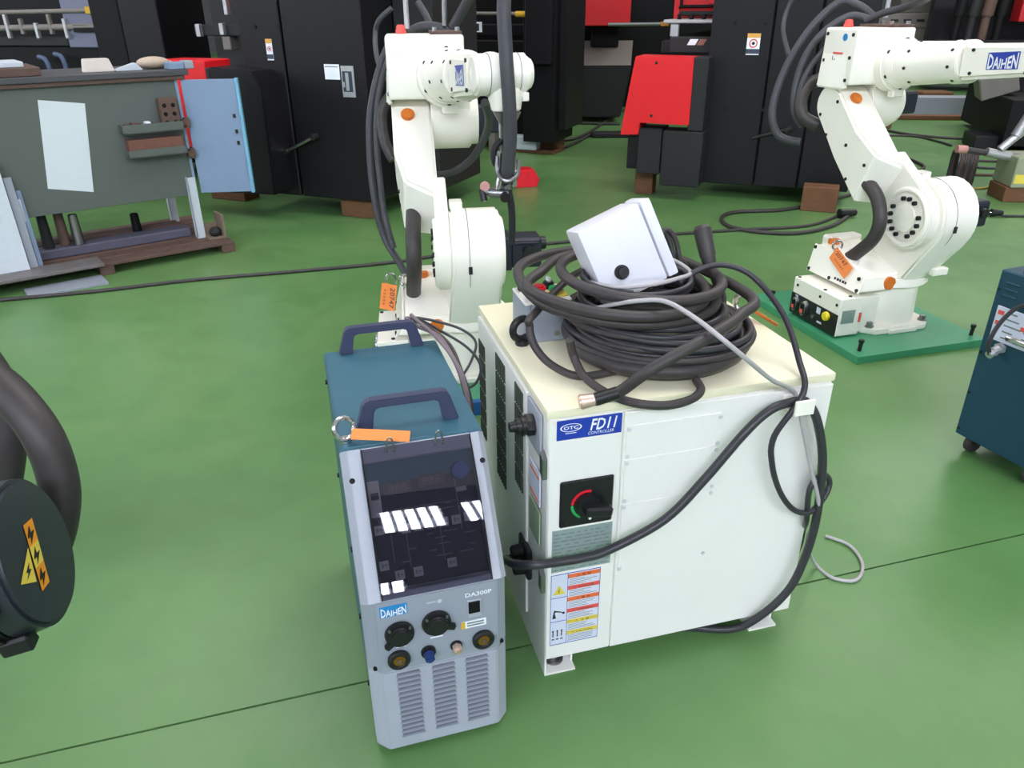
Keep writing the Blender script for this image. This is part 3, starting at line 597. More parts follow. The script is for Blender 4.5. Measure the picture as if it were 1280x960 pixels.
# orange tag lying on the welder
tg = MB().box((0, -0.0105, 0), (0.098, 0.0105, 0.0008)).build('paper_tag', TAG, sm=False)
tg.matrix_world = Matrix.Translation(WW(0.024, 0.165, wz + 0.018)) @ Matrix.Rotation(R(WY - 17), 4, 'Z') @ Matrix.Rotation(R(3), 4, 'Y') @ Matrix.Rotation(R(30), 4, 'X')
tag(tg, 'orange paper tag hanging on the chrome ring of the teal welder', 'tag', 'orange paper tags')
# leads behind the welder
lead_lab = ['mauve lead at the back of the welder, leftmost of the bundle', 'mauve lead in the middle of the bundle behind the welder', 'dark lead on the right of the bundle behind the welder', 'black lead curling out furthest to the right behind the welder', 'grey lead curling low beside the welder back']
base = WW(0.215, 0.60, wz + 0.028)
leads = [
    ([WW(0.20, 0.60, 0.62), WW(0.215, 0.57, 0.61), WW(0.235, 0.52, 0.60), WW(0.258, 0.46, 0.575), WW(0.268, 0.41, 0.54), WW(0.27, 0.36, 0.47), WW(0.268, 0.34, 0.3)], 0.0042, MAUVE),
    ([WW(0.19, 0.61, 0.61), WW(0.21, 0.575, 0.60), WW(0.245, 0.52, 0.595), WW(0.262, 0.45, 0.57), WW(0.274, 0.40, 0.53), WW(0.276, 0.37, 0.45), WW(0.276, 0.36, 0.3)], 0.0042, MAUVE),
    ([WW(0.195, 0.62, 0.605), WW(0.23, 0.57, 0.60), WW(0.262, 0.49, 0.585), WW(0.272, 0.43, 0.55), WW(0.28, 0.385, 0.50), WW(0.282, 0.37, 0.4)], 0.0046, RUBBER),
    ([WW(0.205, 0.61, 0.61), WW(0.25, 0.60, 0.60), WW(0.305, 0.57, 0.585), WW(0.330, 0.535, 0.565), WW(0.312, 0.50, 0.54), WW(0.285, 0.47, 0.52)], 0.0030, CABLEBLK),
    ([WW(0.215, 0.60, 0.61), WW(0.26, 0.555, 0.59), WW(0.305, 0.51, 0.565), WW(0.325, 0.475, 0.535), WW(0.31, 0.45, 0.51), WW(0.285, 0.44, 0.50)], 0.0030, CABLEBLK)]
for (pp, r, m), lb in zip(leads, lead_lab): cable('welder_lead', pp, r, m, lb, group='leads behind the welder')

# ================================================================== ROBOTS
def circ(c, r, x, n=20, a0=0, a1=2 * math.pi):
    return [(x, c[0] + r * math.cos(a0 + (a1 - a0) * i / n), c[1] + r * math.sin(a0 + (a1 - a0) * i / n)) for i in range(n)]
def robot(label, loc, yaw, swing=0.0):
    rb = thing('welding_robot', label, 'robot', (loc[0], loc[1], 0), yaw)
    zp = 0.03
    # base
    q = 0.165; k = 0.045
    MB().prism([(-q + k, -q), (q - k, -q), (q, -q + k), (q, q - k), (q - k, q), (-q + k, q), (-q, q - k), (-q, -q + k)], 'z', zp, zp + 0.026, 0.004).cyl((0, 0, zp + 0.025), (0, 0, 0.215), 0.148, 0.142, n=40).build('base', WHITE, rb)
    for sx in (-1, 1):
        for sy in (-1, 1):
            MB().cyl((sx * 0.130, sy * 0.130, zp + 0.025), (sx * 0.130, sy * 0.130, zp + 0.031), 0.018, n=20).cyl((sx * 0.130, sy * 0.130, zp + 0.03), (sx * 0.130, sy * 0.130, zp + 0.046), 0.013, n=6, bev=0.001).build('anchor_bolt', STEEL, rb)
    MB().box((-0.06, -0.175, zp), (0.07, -0.150, zp + 0.018), 0.002).build('base_key', WHITE, rb)
    cb = MB().box((-0.30, -0.145, 0.036), (-0.19, 0.160, 0.195), 0.004).box((-0.20, -0.125, 0.036), (-0.10, 0.125, 0.185), 0.003).build('connector_box', WHITE, rb)
    cp = MB().box((-0.304, -0.143, 0.040), (-0.299, 0.158, 0.128), 0.001).build('connector_face', BLACK, cb)
    for (y, z, ry, rz) in ((0.115, 0.088, 0.018, 0.032), (0.055, 0.088, 0.02, 0.034)):
        c_ = MB().cyl((0, 0, 0), (-0.016, 0, 0), 1.0, 0.9, n=20, M=Matrix.Translation((-0.304, y, z)) @ Matrix.Diagonal((1, ry, rz, 1))).build('connector', STEEL, cp)
        MB().box((-0.322, y - ry * .55, z - rz * .6), (-0.318, y + ry * .55, z + rz * .6)).build('connector_core', BLKD, c_)
        MB().box((-0.3245, y - ry * .4, z - rz * .5), (-0.3215, y + ry * .4, z - rz * .05)).build('connector_mark', STKR, c_)
    MB().cyl((-0.304, -0.085, 0.105), (-0.320, -0.085, 0.105), 0.0195, 0.017, n=22, bev=0.003).build('yellow_cap', YEL, cp)
    MB().cyl((-0.304, -0.008, 0.075), (-0.314, -0.008, 0.075), 0.008, n=14).build('air_port', STEEL, cp)
    for (y, z, w, h) in ((-0.03, 0.108, 0.024, 0.026), (-0.045, 0.062, 0.03, 0.008), (0.12, 0.122, 0.018, 0.006)):
        decal((-0.3045, y + w / 2, z - h / 2), (0, -1, 0), FZ, w, h, STKW, cp, 'port_label')
    decal((-0.285, -0.1455, 0.09), FX, FZ, 0.06, 0.055, PLATEG, cb, 'rating_label'); decal((-0.205, -0.1455, 0.09), FX, FZ, 0.012, 0.04, STKR, cb, 'red_marks')
    for (x, y) in ((-0.29, 0.14), (-0.29, -0.03), (-0.245, -0.125)): MB().cyl((x, y, 0.194), (x, y, 0.198), 0.007, n=12).build('screw', BLACK, cb)
    for y in (0.13, -0.02, -0.125): MB().cyl((-0.299, y, 0.165), (-0.303, y, 0.165), 0.006, n=12).build('screw', BLACK, cb)
    # turret
    MB().cyl((0, 0, 0.213), (0, 0, 0.222), 0.140, n=40).cyl((0, 0, 0.221), (0, 0, 0.256), 0.172, 0.165, n=40, bev=0.004).build('turret_flange', WHITE, rb)
    tb = MB().hull([(-0.232, -0.150, 0.215), (-0.232, 0.175, 0.215), (0.0, -0.150, 0.215), (0.0, 0.17, 0.215), (-0.205, -0.135, 0.272), (-0.202, 0.02, 0.318), (-0.202, 0.185, 0.318), (0.0, -0.135, 0.277), (0.0, 0.02, 0.328), (0.0, 0.185, 0.328)], 0.006).build('turret_housing', WHITE, rb)
    cv = MB().hull([(-0.236, -0.152, 0.213), (-0.236, 0.177, 0.213), (-0.208, -0.139, 0.276), (-0.206, 0.02, 0.322), (-0.206, 0.187, 0.322), (-0.230, -0.152, 0.213), (-0.230, 0.177, 0.213), (-0.202, -0.139, 0.276), (-0.20, 0.02, 0.322), (-0.20, 0.187, 0.322)], 0.001).build('turret_cover', WHITE, rb)
    for (y, z) in ((-0.138, 0.222), (0.03, 0.222), (0.165, 0.222), (0.175, 0.31), (-0.125, 0.265)):
        x = -0.236 + (z - 0.213) * 0.27
        MB().cyl((x + 0.003, y, z), (x - 0.003, y, z), 0.0075, n=12).build('screw', BLACK, cv)
    for k_ in range(5): decal((-0.2335, -0.0 - k_ * 0.016, 0.226), (0, -1, 0), (0.25, 0, 1), 0.009 + 0.003 * (k_ % 2), 0.010, PRINTK, cv, 'print_mark')
    MB().cyl((-0.09, -0.135, 0.240), (-0.09, -0.153, 0.240), 0.026, n=24, bev=0.003).build('orange_cap', ORANGE, rb)
    MB().cyl((-0.13, 0.165, 0.315), (-0.13, 0.165, 0.340), 0.024, n=24, bev=0.003).build('orange_cap', ORANGE, rb)
    MB().box((-0.14, 0.175, 0.25), (0.02, 0.235, 0.345), 0.008).build('rear_block', WHITE, rb)
    MB().torus((-0.195, 0.062, 0.345), (0.3, 1, 0), 0.019, 0.0045).cyl((-0.195, 0.062, 0.312), (-0.195, 0.062, 0.33), 0.011, n=14).build('eye_bolt', CHROME, rb)
    # shoulder
    J = (-0.142, 0.50); r = 0.142
    sh = MB().hull(circ(J, r, -0.035, 28) + circ(J, r, 0.125, 28) + [(-0.05, -0.155, 0.25), (-0.05, 0.10, 0.25), (0.13, -0.12, 0.25), (0.13, 0.10, 0.25), (0.0, -0.165, 0.25), (0.08, -0.15, 0.25)], 0.008)
    sh.cyl((0.0, J[0], J[1]), (0.138, J[0], J[1]), 0.118, n=36, bev=0.006)
    sh.build('shoulder_housing', WHITE, rb, ang=50)
    MB().box((-0.03, -0.125, 0.636), (0.012, -0.075, 0.662), 0.003).build('stopper_lug', WHITE, rb)
    MB().torus((0.02, J[0], J[1]), (1, 0, 0), r + 0.0002, 0.0012, n=48, m=6).build('seam_line', PRINTG, rb)
    MB().box((0.06, -0.20, 0.27), (0.13, -0.17, 0.30), 0.004).build('side_plate', WHITE, rb)
    for (y, z) in ((J[0] - 0.1425, J[1] - 0.02), ): MB().box((0.015, y - 0.003, z - 0.012), (0.027, y + 0.002, z + 0.012)).build('index_mark', PRINTK, rb)
    mo = MB().box((0.135, J[0] - 0.055, J[1] - 0.055), (0.165, J[0] + 0.055, J[1] + 0.055), 0.004).box((0.16, J[0] - 0.048, J[1] - 0.050), (0.265, J[0] + 0.048, J[1] + 0.050), 0.008).box((0.165, J[0] - 0.052, J[1] + 0.03), (0.255, J[0] + 0.052, J[1] + 0.038), 0.002).build('shoulder_motor', NAVY, rb)
    MB().cyl((0.262, J[0], J[1] + 0.02), (0.285, J[0], J[1] + 0.02), 0.022, n=18, bev=0.003).build('motor_connector', BLACK, mo); MB().cyl((0.22, J[0] - 0.045, J[1] + 0.01), (0.22, J[0] - 0.075, J[1] + 0.01), 0.018, n=18).build('motor_connector', BLACK, mo)
    # lower arm: J2 -> elbow
    E = (0.262, 0.868); d = Vector((0, E[0] - J[0], E[1] - J[1])); L = d.length; d.normalize(); n = Vector((0, -d.z, d.y))
    def A(x, t, w): p_ = Vector((0, J[0], J[1])) + d * t + n * w; return (x, p_.y, p_.z)
    xl, xr = -0.200, -0.062
    la = MB().hull(circ(J, 0.122, -0.080, 28) + circ(J, 0.122, -0.036, 28) + [A(-0.080, 0.24, -0.095), A(-0.080, 0.24, 0.085), A(-0.036, 0.24, -0.095), A(-0.036, 0.24, 0.085)], 0.004)
    la.hull([A(xl + 0.02, 0.15, -0.105), A(xr, 0.13, -0.105), A(xl + 0.03, 0.23, 0.082), A(xr, 0.16, 0.086), A(xl, 0.36, -0.088), A(xr, 0.36, -0.088), A(xl, 0.36, 0.076), A(xr, 0.36, 0.076)] + circ(E, 0.078, xl, 20) + circ(E, 0.078, xr, 20), 0.010)
    la.build('lower_arm', WHITE, rb, ang=45)
    MB().torus((-0.080, J[0], J[1]), (1, 0, 0), 0.104, 0.010, n=40).build('arm_ring', WHITE, rb)
    rc = MB().cyl((-0.081, J[0], J[1]), (-0.083, J[0], J[1]), 0.088, n=36).cyl((-0.082, J[0], J[1]), (-0.090, J[0], J[1]), 0.055, n=36, bev=0.002).build('reducer_face', WHITE, rb)
    for i in range(15):
        if i in (2, 6, 11): continue
        a = 2 * math.pi * i / 15; y, z = J[0] + 0.072 * math.cos(a), J[1] + 0.072 * math.sin(a)
        MB().cyl((-0.082, y, z), (-0.095, y, z), 0.0085, n=12, bev=0.001).build('bolt', BLACK, rc)
    pl = Vector(A(-0.145, L - 0.045, 0.077))
    MB().cyl(pl, pl + n * 0.014, 0.0235, n=22, bev=0.003).build('orange_cap', ORANGE, rb)
    def front_decal(t, x, w, h, m, nm):
        p_ = Vector(A(x, t, 0.0785)); return decal(p_ - Vector((w / 2, 0, 0)) - d * h / 2, FX, d, w, h, m, rb, nm, lift=0.0)
    q_ = front_decal(L - 0.115, -0.135, 0.062, 0.020, BLUE, 'maker_label'); text('DAIHEN', 0.05, 0.012, Vector(A(-0.160, L - 0.121, 0.0794)), FX, d, PRINTW, q_)
    q_ = front_decal(L - 0.165, -0.13, 0.055, 0.045, PRINTW, 'caution_label'); MB().box((0, 0, 0), (0.05, 0.006, 0.0006)).build('caution_band', STKR, q_, sm=False).matrix_world = Matrix.Translation(Vector(A(-0.155, L - 0.152, 0.0794))) @ Matrix(((1, 0, 0, 0), (0, d.y, n.y, 0), (0, d.z, n.z, 0), (0, 0, 0, 1)))
    text('k', 0.012, 0.018, Vector(A(-0.148, L - 0.18, 0.0794)), FX, d, PRINTK, q_)
    for (t, w) in ((L, -0.055), (L - 0.03, 0.05), (L - 0.09, -0.07), (L - 0.2, 0.0), (L - 0.3, -0.08), (L - 0.32, 0.03)):
        p_ = Vector(A(xl + 0.001 if t > 0.34 else xl + 0.012, t, w)); MB().cyl(p_, p_ + Vector((-0.004, 0, 0)), 0.0065, n=12).build('screw', BLACK, rb)
    # fat conduit from turret to arm
    MB().tube([(-0.165, 0.02, 0.30), (-0.163, -0.03, 0.345), (-0.158, -0.085, 0.41), (-0.155, -0.098, 0.48), (-0.152, -0.065, 0.55), (-0.148, -0.01, 0.59), (-0.145, 0.05, 0.61)], 0.026, 16).build('conduit', RUBBER, rb)
    # elbow
    MB().cyl((-0.065, E[0], E[1]), (0.075, E[0], E[1]), 0.098, n=40, bev=0.006).hull([(-0.06, E[0] - 0.09, 0.89), (0.07, E[0] - 0.09, 0.89), (-0.06, E[0] + 0.08, 0.89), (0.07, E[0] + 0.08, 0.89), (-0.06, E[0] - 0.08, 0.96), (0.07, E[0] - 0.08, 0.96), (-0.06, E[0] + 0.08, 0.96), (0.07, E[0] + 0.08, 0.96)]).cyl((0.07, E[0], E[1]), (0.10, E[0], E[1]), 0.085, n=36, bev=0.003).build('elbow_housing', WHITE, rb, ang=50)
    em = MB().box((0.10, E[0] - 0.045, E[1] - 0.05), (0.125, E[0] + 0.045, E[1] + 0.045), 0.003).box((0.12, E[0] - 0.04, E[1] - 0.045), (0.20, E[0] + 0.04, E[1] + 0.04), 0.008).build('elbow_motor', NAVY, rb)
    MB().cyl((0.195, E[0], E[1]), (0.212, E[0], E[1]), 0.02, n=16).build('motor_connector', BLACK, em)
    eb_ = MB().box((-0.205, 0.150, 0.948), (0.055, 0.345, 1.148), 0.012, seg=3).hull([(-0.215, 0.20, 0.93), (-0.215, 0.34, 0.93), (-0.195, 0.17, 0.93), (-0.195, 0.345, 0.93), (-0.205, 0.18, 1.06), (-0.205, 0.345, 1.06), (-0.19, 0.17, 1.05), (-0.19, 0.345, 1.05)], 0.006).build('upper_arm_housing', WHITE, rb, ang=45)
    for (y, z) in ((0.175, 1.125), (0.175, 1.045), (0.18, 0.965), (0.325, 1.125), (0.325, 1.03)): MB().cyl((-0.204, y, z), (-0.2085, y, z), 0.0065, n=12).build('screw', BLACK, eb_)
    MB().box((-0.19, 0.1475, 1.095), (-0.10, 0.151, 1.14), 0.001).build('inspection_cover', WHITE, eb_)
    MB().box((-0.2075, 0.22, 1.055), (-0.205, 0.275, 1.062)).build('red_line', STKR, eb_, sm=False)
    text('k', 0.02, 0.028, (-0.2065, 0.275, 1.02), (0, -1, 0), FZ, PRINTK, eb_)
    sk_ = MB().cyl((-0.2045, 0.22, 1.115), (-0.2065, 0.22, 1.115), 0.013, n=20).build('round_logo', SKYBLUE, eb_)
    MB().cyl((-0.15, 0.285, 1.146), (-0.15, 0.285, 1.160), 0.018, n=18).cyl((-0.15, 0.285, 1.156), (-0.15, 0.285, 1.176), 0.0155, n=18, bev=0.004).build('red_cap', STKR, rb)
    mp = MB().box((-0.055, 0.16, 1.147), (0.05, 0.34, 1.158), 0.002).build('mounting_plate', RUST, rb)
    for (x, y) in ((-0.04, 0.18), (0.035, 0.18), (0.035, 0.32)): MB().cyl((x, y, 1.157), (x, y, 1.170), 0.009, n=6, bev=0.001).build('bolt', CHROME, mp)
    # forearm towards the camera side, slightly raised
    fx, fz = -0.012, 1.020
    FM = Matrix.Translation((fx, 0.155, fz)) @ Matrix.Rotation(R(swing), 4, 'Z') @ Matrix.Rotation(R(-4.5), 4, 'X') @ Matrix.Diagonal((1, 1.13, 1, 1))
    F3 = FM.to_3x3()
    fa = MB().cyl((0, 0.02, 0), (0, -0.040, 0), 0.098, n=44, bev=0.006, M=FM).cyl((0, -0.038, 0), (0, -0.075, 0), 0.089, 0.080, n=40, bev=0.004, M=FM).cyl((0, -0.07, 0), (0, -0.27, 0), 0.078, 0.068, n=40, M=FM).cyl((0, -0.265, 0), (0, -0.325, 0), 0.072, 0.070, n=40, bev=0.003, M=FM)
    fa.hull([(sx * a_, y, sz * b_) for (a_, b_, y) in ((0.054, 0.058, -0.32), (0.054, 0.049, -0.36), (0.054, 0.047, -0.575)) for sx in (-1, 1) for sz in (-1, 1)], 0.012, M=FM)
    fa.build('forearm', WHITE, rb, ang=45)
    for i in range(6):
        a = math.pi / 6 + i * math.pi / 3; MB().cyl((0.084 * math.cos(a), -0.039, 0.084 * math.sin(a)), (0.084 * math.cos(a), -0.046, 0.084 * math.sin(a)), 0.0075, n=12, M=FM).build('bolt', BLACK, rb)
    for i in range(8):
        a = i * math.pi / 4 + 0.2
        for y, rr in ((-0.12, 0.0765), (-0.295, 0.071)):
            c_ = Vector((0, y, 0)); u_ = Vector((math.cos(a), 0, math.sin(a))); MB().cyl(c_ + u_ * (rr - 0.002), c_ + u_ * (rr + 0.002), 0.0055, n=10, M=FM).build('bolt', BLACK, rb)
    MB().box((-0.02, -0.035, -0.120), (0.03, -0.005, -0.09), 0.004, M=FM).build('stopper_lug', WHITE, rb)
    xs = -0.0541; lx = F3 @ Vector((0, -1, 0)); lz = F3 @ Vector((0, 0, 1))
    lb = decal(FM @ Vector((xs, -0.425, -0.026)), lx, lz, 0.120, 0.052, BLUE, rb, 'maker_label')
    text('DAIHEN', 0.112, 0.047, FM @ Vector((xs - 0.0008, -0.429, -0.0235)), lx, lz, PRINTW, lb, bold=0.025, vee=0.42)
    for (y, z) in ((-0.37, 0.036), (-0.37, -0.036), (-0.56, 0.036), (-0.56, -0.036)): MB().cyl((xs + 0.002, y, z), (xs - 0.003, y, z), 0.0055, n=10, M=FM).build('bolt', BLACK, rb)
    # wrist
    w = MB().cyl((0, -0.57, 0), (0, -0.605, 0), 0.050, 0.054, n=30, M=FM).cyl((-0.050, -0.610, 0), (0.092, -0.610, 0), 0.050, n=34, bev=0.008, M=FM).cyl((0.090, -0.610, 0), (0.104, -0.610, 0), 0.042, 0.034, n=30, bev=0.003, M=FM)
    w.sph((0.035, -0.610, -0.046), 0.046, M=FM).cyl((0.035, -0.615, -0.05), (0.035, -0.615, -0.088), 0.044, 0.038, n=28, bev=0.003, M=FM).box((0.072, -0.64, -0.066), (0.090, -0.60, -0.044), 0.002, M=FM)
    w.build('wrist', WHITE, rb, ang=45)
    for x in (-0.012, 0.066): MB().torus((x, -0.610, 0), (1, 0, 0), 0.0505, 0.001, n=40, m=6, M=FM).build('seam_line', PRINTG, rb)
    rb['_tip'] = list(FM @ Vector((0.035, -0.615, -0.088)))
    return rb, dict(A=A, E=E, fx=fx, fz=fz)

RB1, RB2 = ((-0.185, 2.60), 7.3), ((1.538, 3.027), 16.0)
rob2, _ = robot('white welding robot on the right with its forearm running out of the picture', *RB2)
rob1, _ = robot('white welding robot standing behind the controller with a torch hanging from its wrist', *RB1, swing=7.0)
M1_, M2_ = frame(*RB1), frame(*RB2)
def L1(x, y, z): return M1_ @ Vector((x, y, z))
def L2(x, y, z): return M2_ @ Vector((x, y, z))
# torch hanging on robot 1
tw = thing('welding_torch', 'grey steel torch bracket and torch body hanging under the robot wrist', 'welding torch', M1_ @ Vector(rob1['_tip']), RB1[1])
for o_ in (rob1, rob2): del o_['_tip']
MB().hull([(-0.035, -0.03, 0), (0.035, -0.03, 0), (-0.035, 0.03, 0), (0.035, 0.03, 0), (-0.015, -0.02, -0.035), (0.02, -0.02, -0.035), (-0.015, 0.02, -0.035), (0.02, 0.02, -0.035)]).box((-0.018, -0.018, -0.075), (0.022, 0.018, -0.03), 0.002).build('bracket', STEEL, tw)
MB().cyl((0.002, -0.018, -0.06), (0.002, -0.024, -0.06), 0.006, n=10).build('bolt', BLACK, tw)
MB().tube([(0.022, 0, -0.075), (-0.01, -0.01, -0.072), (-0.03, -0.012, -0.085), (-0.036, -0.012, -0.11), (-0.03, -0.012, -0.135)], 0.009, 10).build('guard_bar', BLKM2, tw)
MB().cyl((0.0, 0, -0.075), (0.002, 0, -0.16), 0.017, 0.02, n=16).cyl((0.002, 0, -0.16), (0.0, 0, -0.20), 0.024, 0.018, n=16, bev=0.002).build('torch_body', STEEL, tw)
for (a, b_, r_) in (((-0.02, -0.015, -0.10), (-0.022, -0.012, -0.15), 0.010), ((-0.015, -0.02, -0.15), (-0.03, -0.02, -0.205), 0.009), ((0.018, -0.022, -0.13), (0.018, -0.022, -0.19), 0.007)):
    MB().cyl(a, b_, r_, n=12, bev=0.001).build('fitting', CHROME, tw)
MB().cyl((-0.05, -0.02, -0.205), (0.0, -0.02, -0.21), 0.014, n=14, bev=0.001).cyl((-0.07, -0.02, -0.195), (-0.05, -0.02, -0.205), 0.010, n=12).build('clamp', STEEL, tw)
MB().cyl((-0.01, -0.045, -0.215), (-0.01, -0.02, -0.213), 0.013, n=14, bev=0.002).build('clamp_knob', BLACK, tw); MB().cyl((-0.065, -0.03, -0.225), (-0.07, -0.02, -0.195), 0.009, n=12).build('clamp_knob', BLACK, tw)
MB().cyl((-0.062, -0.03, -0.185), (-0.062, -0.01, -0.19), 0.013, n=14, bev=0.003).build('copper_tip', mat('pink_cap', (196, 140, 132), .5), tw)
MB().tube([(0.002, 0, -0.195), (0.012, 0, -0.25), (0.014, 0.004, -0.31), (0.012, 0.008, -0.355)], 0.010, 12).build('torch_neck', BLKM2, tw)
# torch cable rising past the wrist
yt = 2.02
p = [W(566, 34, 2.92), W(580, 10, 2.88), W(600, -25, 2.75), W(625, -70, 2.5), W(636, -60, 2.2), W(630, 0, 2.06), W(632, 60, 2.03), W(636, 120, 2.02), W(638, 170, 2.03), W(634, 215, 2.05), W(630, 226, 2.08)]
cable('torch_cable', p, 0.0175, RUBBER2, 'thick grey torch hose dropping in front of the robot wrist', n=14)
MB().tube([W(622, 195, 2.06), W(622, 215, 2.05), W(632, 226, 2.03), W(646, 220, 2.05), W(648, 200, 2.08)], 0.006, 8).build('retaining_clip', STEEL, bpy.data.objects['torch_cable'])
# hoses around robot 1
p = [W(488, 52, 3.02), W(478, 75, 3.02), W(468, 110, 3.0), W(462, 155, 2.98), W(464, 215, 2.95), W(472, 268, 2.92), W(482, 300, 2.9), W(497, 325, 2.85), W(512, 350, 2.8)]
cable('robot_hose', p, 0.0135, RUBBER2, 'outermost grey hose looping down left of the rear robot', group='hoses left of the rear robot')
p = [W(490, 66, 3.0), W(480, 90, 3.0), W(472, 130, 2.98), W(471, 180, 2.95), W(476, 235, 2.92), W(481, 270, 2.9), W(492, 310, 2.86)]
cable('robot_hose', p, 0.012, RUBBER2, 'second grey hose looping down left of the rear robot', group='hoses left of the rear robot')
p = [W(490, 118, 2.98), W(480, 132, 2.97), W(477, 152, 2.95), W(482, 180, 2.92), W(492, 200, 2.9)]
cable('robot_hose', p, 0.020, RUBBER, 'short fat black hose at the elbow of the rear robot')
p = [W(512, 40, 2.98), W(528, 33, 2.96), W(548, 34, 2.94), W(560, 42, 2.93)]
cable('robot_hose', p, 0.016, RUBBER2, 'fat hose lying across the top of the rear robot elbow')
p = [W(490, 10, 3.6), W(474, 25, 3.6), W(469, 45, 3.6), W(472, 75, 3.4), W(482, 95, 3.1), W(494, 102, 2.98)]
cable('robot_hose', p, 0.011, RUBBER2, 'thin grey hose arching highest left of the rear robot')
p = [W(522, 2, 3.05), W(534, 22, 3.03), W(540, 40, 3.0)]
cable('robot_hose', p, 0.012, RUBBER2, 'short grey hose rising straight above the rear robot elbow')
p = [W(606, 128, 2.5), W(611, 150, 2.6), W(606, 172, 2.7), W(590, 198, 2.8), W(568, 214, 2.85), W(545, 219, 2.9), W(530, 217, 2.95)]
cable('robot_hose', p, 0.0135, RUBBER2, 'grey hose swinging under the rear robot forearm')
for (a, b_, lb) in (((503, 0), (509, 36), 'bright steel feeder rod left on the rear robot'), ((554, 0), (556, 32), 'grey steel feeder rod right on the rear robot')):
    q0, q1 = W(a[0], a[1] - 60, 2.92), W(b_[0], b_[1], 2.92)
    tag(MB().cyl(q1, q0, 0.009, n=12).build('feeder_rod', SILVER if a[0] < 520 else STEEL), lb, 'rod')
# tag on robot 1
tg = MB().box((-0.027, -0.001, -0.062), (0.027, 0, 0.0)).build('paper_tag', TAG, sm=False)
tg.matrix_world = Matrix.Translation(W(487, 355, 2.50)) @ Matrix.Rotation(R(-6), 4, 'Z') @ Matrix.Rotation(R(10), 4, 'Y') @ Matrix.Diagonal((1.0, 1, 1.55, 1))
tag(tg, 'orange paper tag hanging beside the hose of the rear robot', 'tag', 'orange paper tags')
text('20747', 0.048, 0.016, (0.005, -0.0012, -0.008), (0, 0, -1), (1, 0, 0), INK, tg)
for k in range(5): decal((-0.018, -0.001, -0.014 - k * 0.008), (0, 0, -1), (1, 0, 0), 0.005, 0.009, INKPALE, tg, 'faded_mark', thick=0.0003)
MB().torus((0.002, 0.004, 0.006), (0, 1, 0.1), 0.018, 0.0035).build('tag_ring', CHROME, tg)
# tag on robot 2
tn = Vector((-0.966, 0, 0.26)); tl = Vector((0.0, -0.92, -0.39)); tl = (tl - tn * tl.dot(tn)).normalized(); tx = tn.cross(tl).normalized()
T3 = Matrix(((tl.x, tx.x, tn.x, 0), (tl.y, tx.y, tn.y, 0), (tl.z, tx.z, tn.z, 0), (0, 0, 0, 1)))
tg = MB().box((0, -0.030, 0), (0.135, 0.026, 0.001)).build('paper_tag', TAG, sm=False)
tg.matrix_world = M2_ @ Matrix.Translation((-0.214, 0.055, 0.322)) @ T3
tag(tg, 'orange paper tag on the turret cover of the right robot', 'tag', 'orange paper tags')
text('20747', 0.085, 0.016, (0.015, 0.002, 0.001), (1, 0, 0), (0, 1, 0), INK, tg)
for k in range(6): decal((0.03 + k * 0.012, -0.018, 0.001), (1, 0, 0), (0, 1, 0), 0.007, 0.010, INKPALE, tg, 'faded_mark', thick=0.0003)
# hoses of robot 2
p = [W(1092, 22, 3.42), W(1075, 8, 3.45), W(1050, 3, 3.5), (W(1018, 30, 3.5)), W(990, 70, 3.48), W(972, 110, 3.45), W(965, 145, 3.42), W(974, 170, 3.4), W(1000, 178, 3.36)]
cable('robot_hose', p, 0.0165, RUBBER2, 'outermost thick hose looping left of the right robot', group='hoses left of the right robot')
p = [W(1086, 24, 3.4), W(1062, 20, 3.42), W(1030, 40, 3.42), W(1006, 72, 3.4), W(994, 110, 3.38), W(993, 140, 3.36), W(1003, 158, 3.34)]
cable('robot_hose', p, 0.015, RUBBER2, 'second thick hose looping left of the right robot', group='hoses left of the right robot')
p = [W(1032, 60, 3.4), W(1012, 85, 3.38), W(1000, 112, 3.36), W(999, 140, 3.35)]
cable('robot_hose', p, 0.012, RUBBER2, 'inner thin hose close to the elbow of the right robot', group='hoses left of the right robot')
p = [W(1030, 98, 3.4), W(1012, 105, 3.38), W(1001, 125, 3.35), W(1004, 146, 3.32), W(1022, 156, 3.3)]
cable('robot_hose', p, 0.026, RUBBER, 'short fat conduit at the elbow of the right robot')
p = [W(992, -5, 4.6), W(982, 18, 4.6), W(979, 40, 4.5), W(986, 70, 4.2)]
cable('robot_hose', p, 0.013, RUBBER2, 'thin hose arching highest left of the right robot')
p = [W(1082, 26, 3.35), W(1105, 16, 3.3), W(1135, 8, 3.2), W(1165, -6, 3.0), W(1200, -40, 2.8)]
cable('robot_hose', p, 0.0135, RUBBER2, 'grey hose rising to the right from the right robot elbow')
q1 = W(1107, 22, 3.38); tag(MB().cyl(q1, q1 + Vector((0.0, 0, 0.3)), 0.009, n=12).build('feeder_rod', SILVER), 'bright steel feeder rod on the right robot elbow', 'rod')
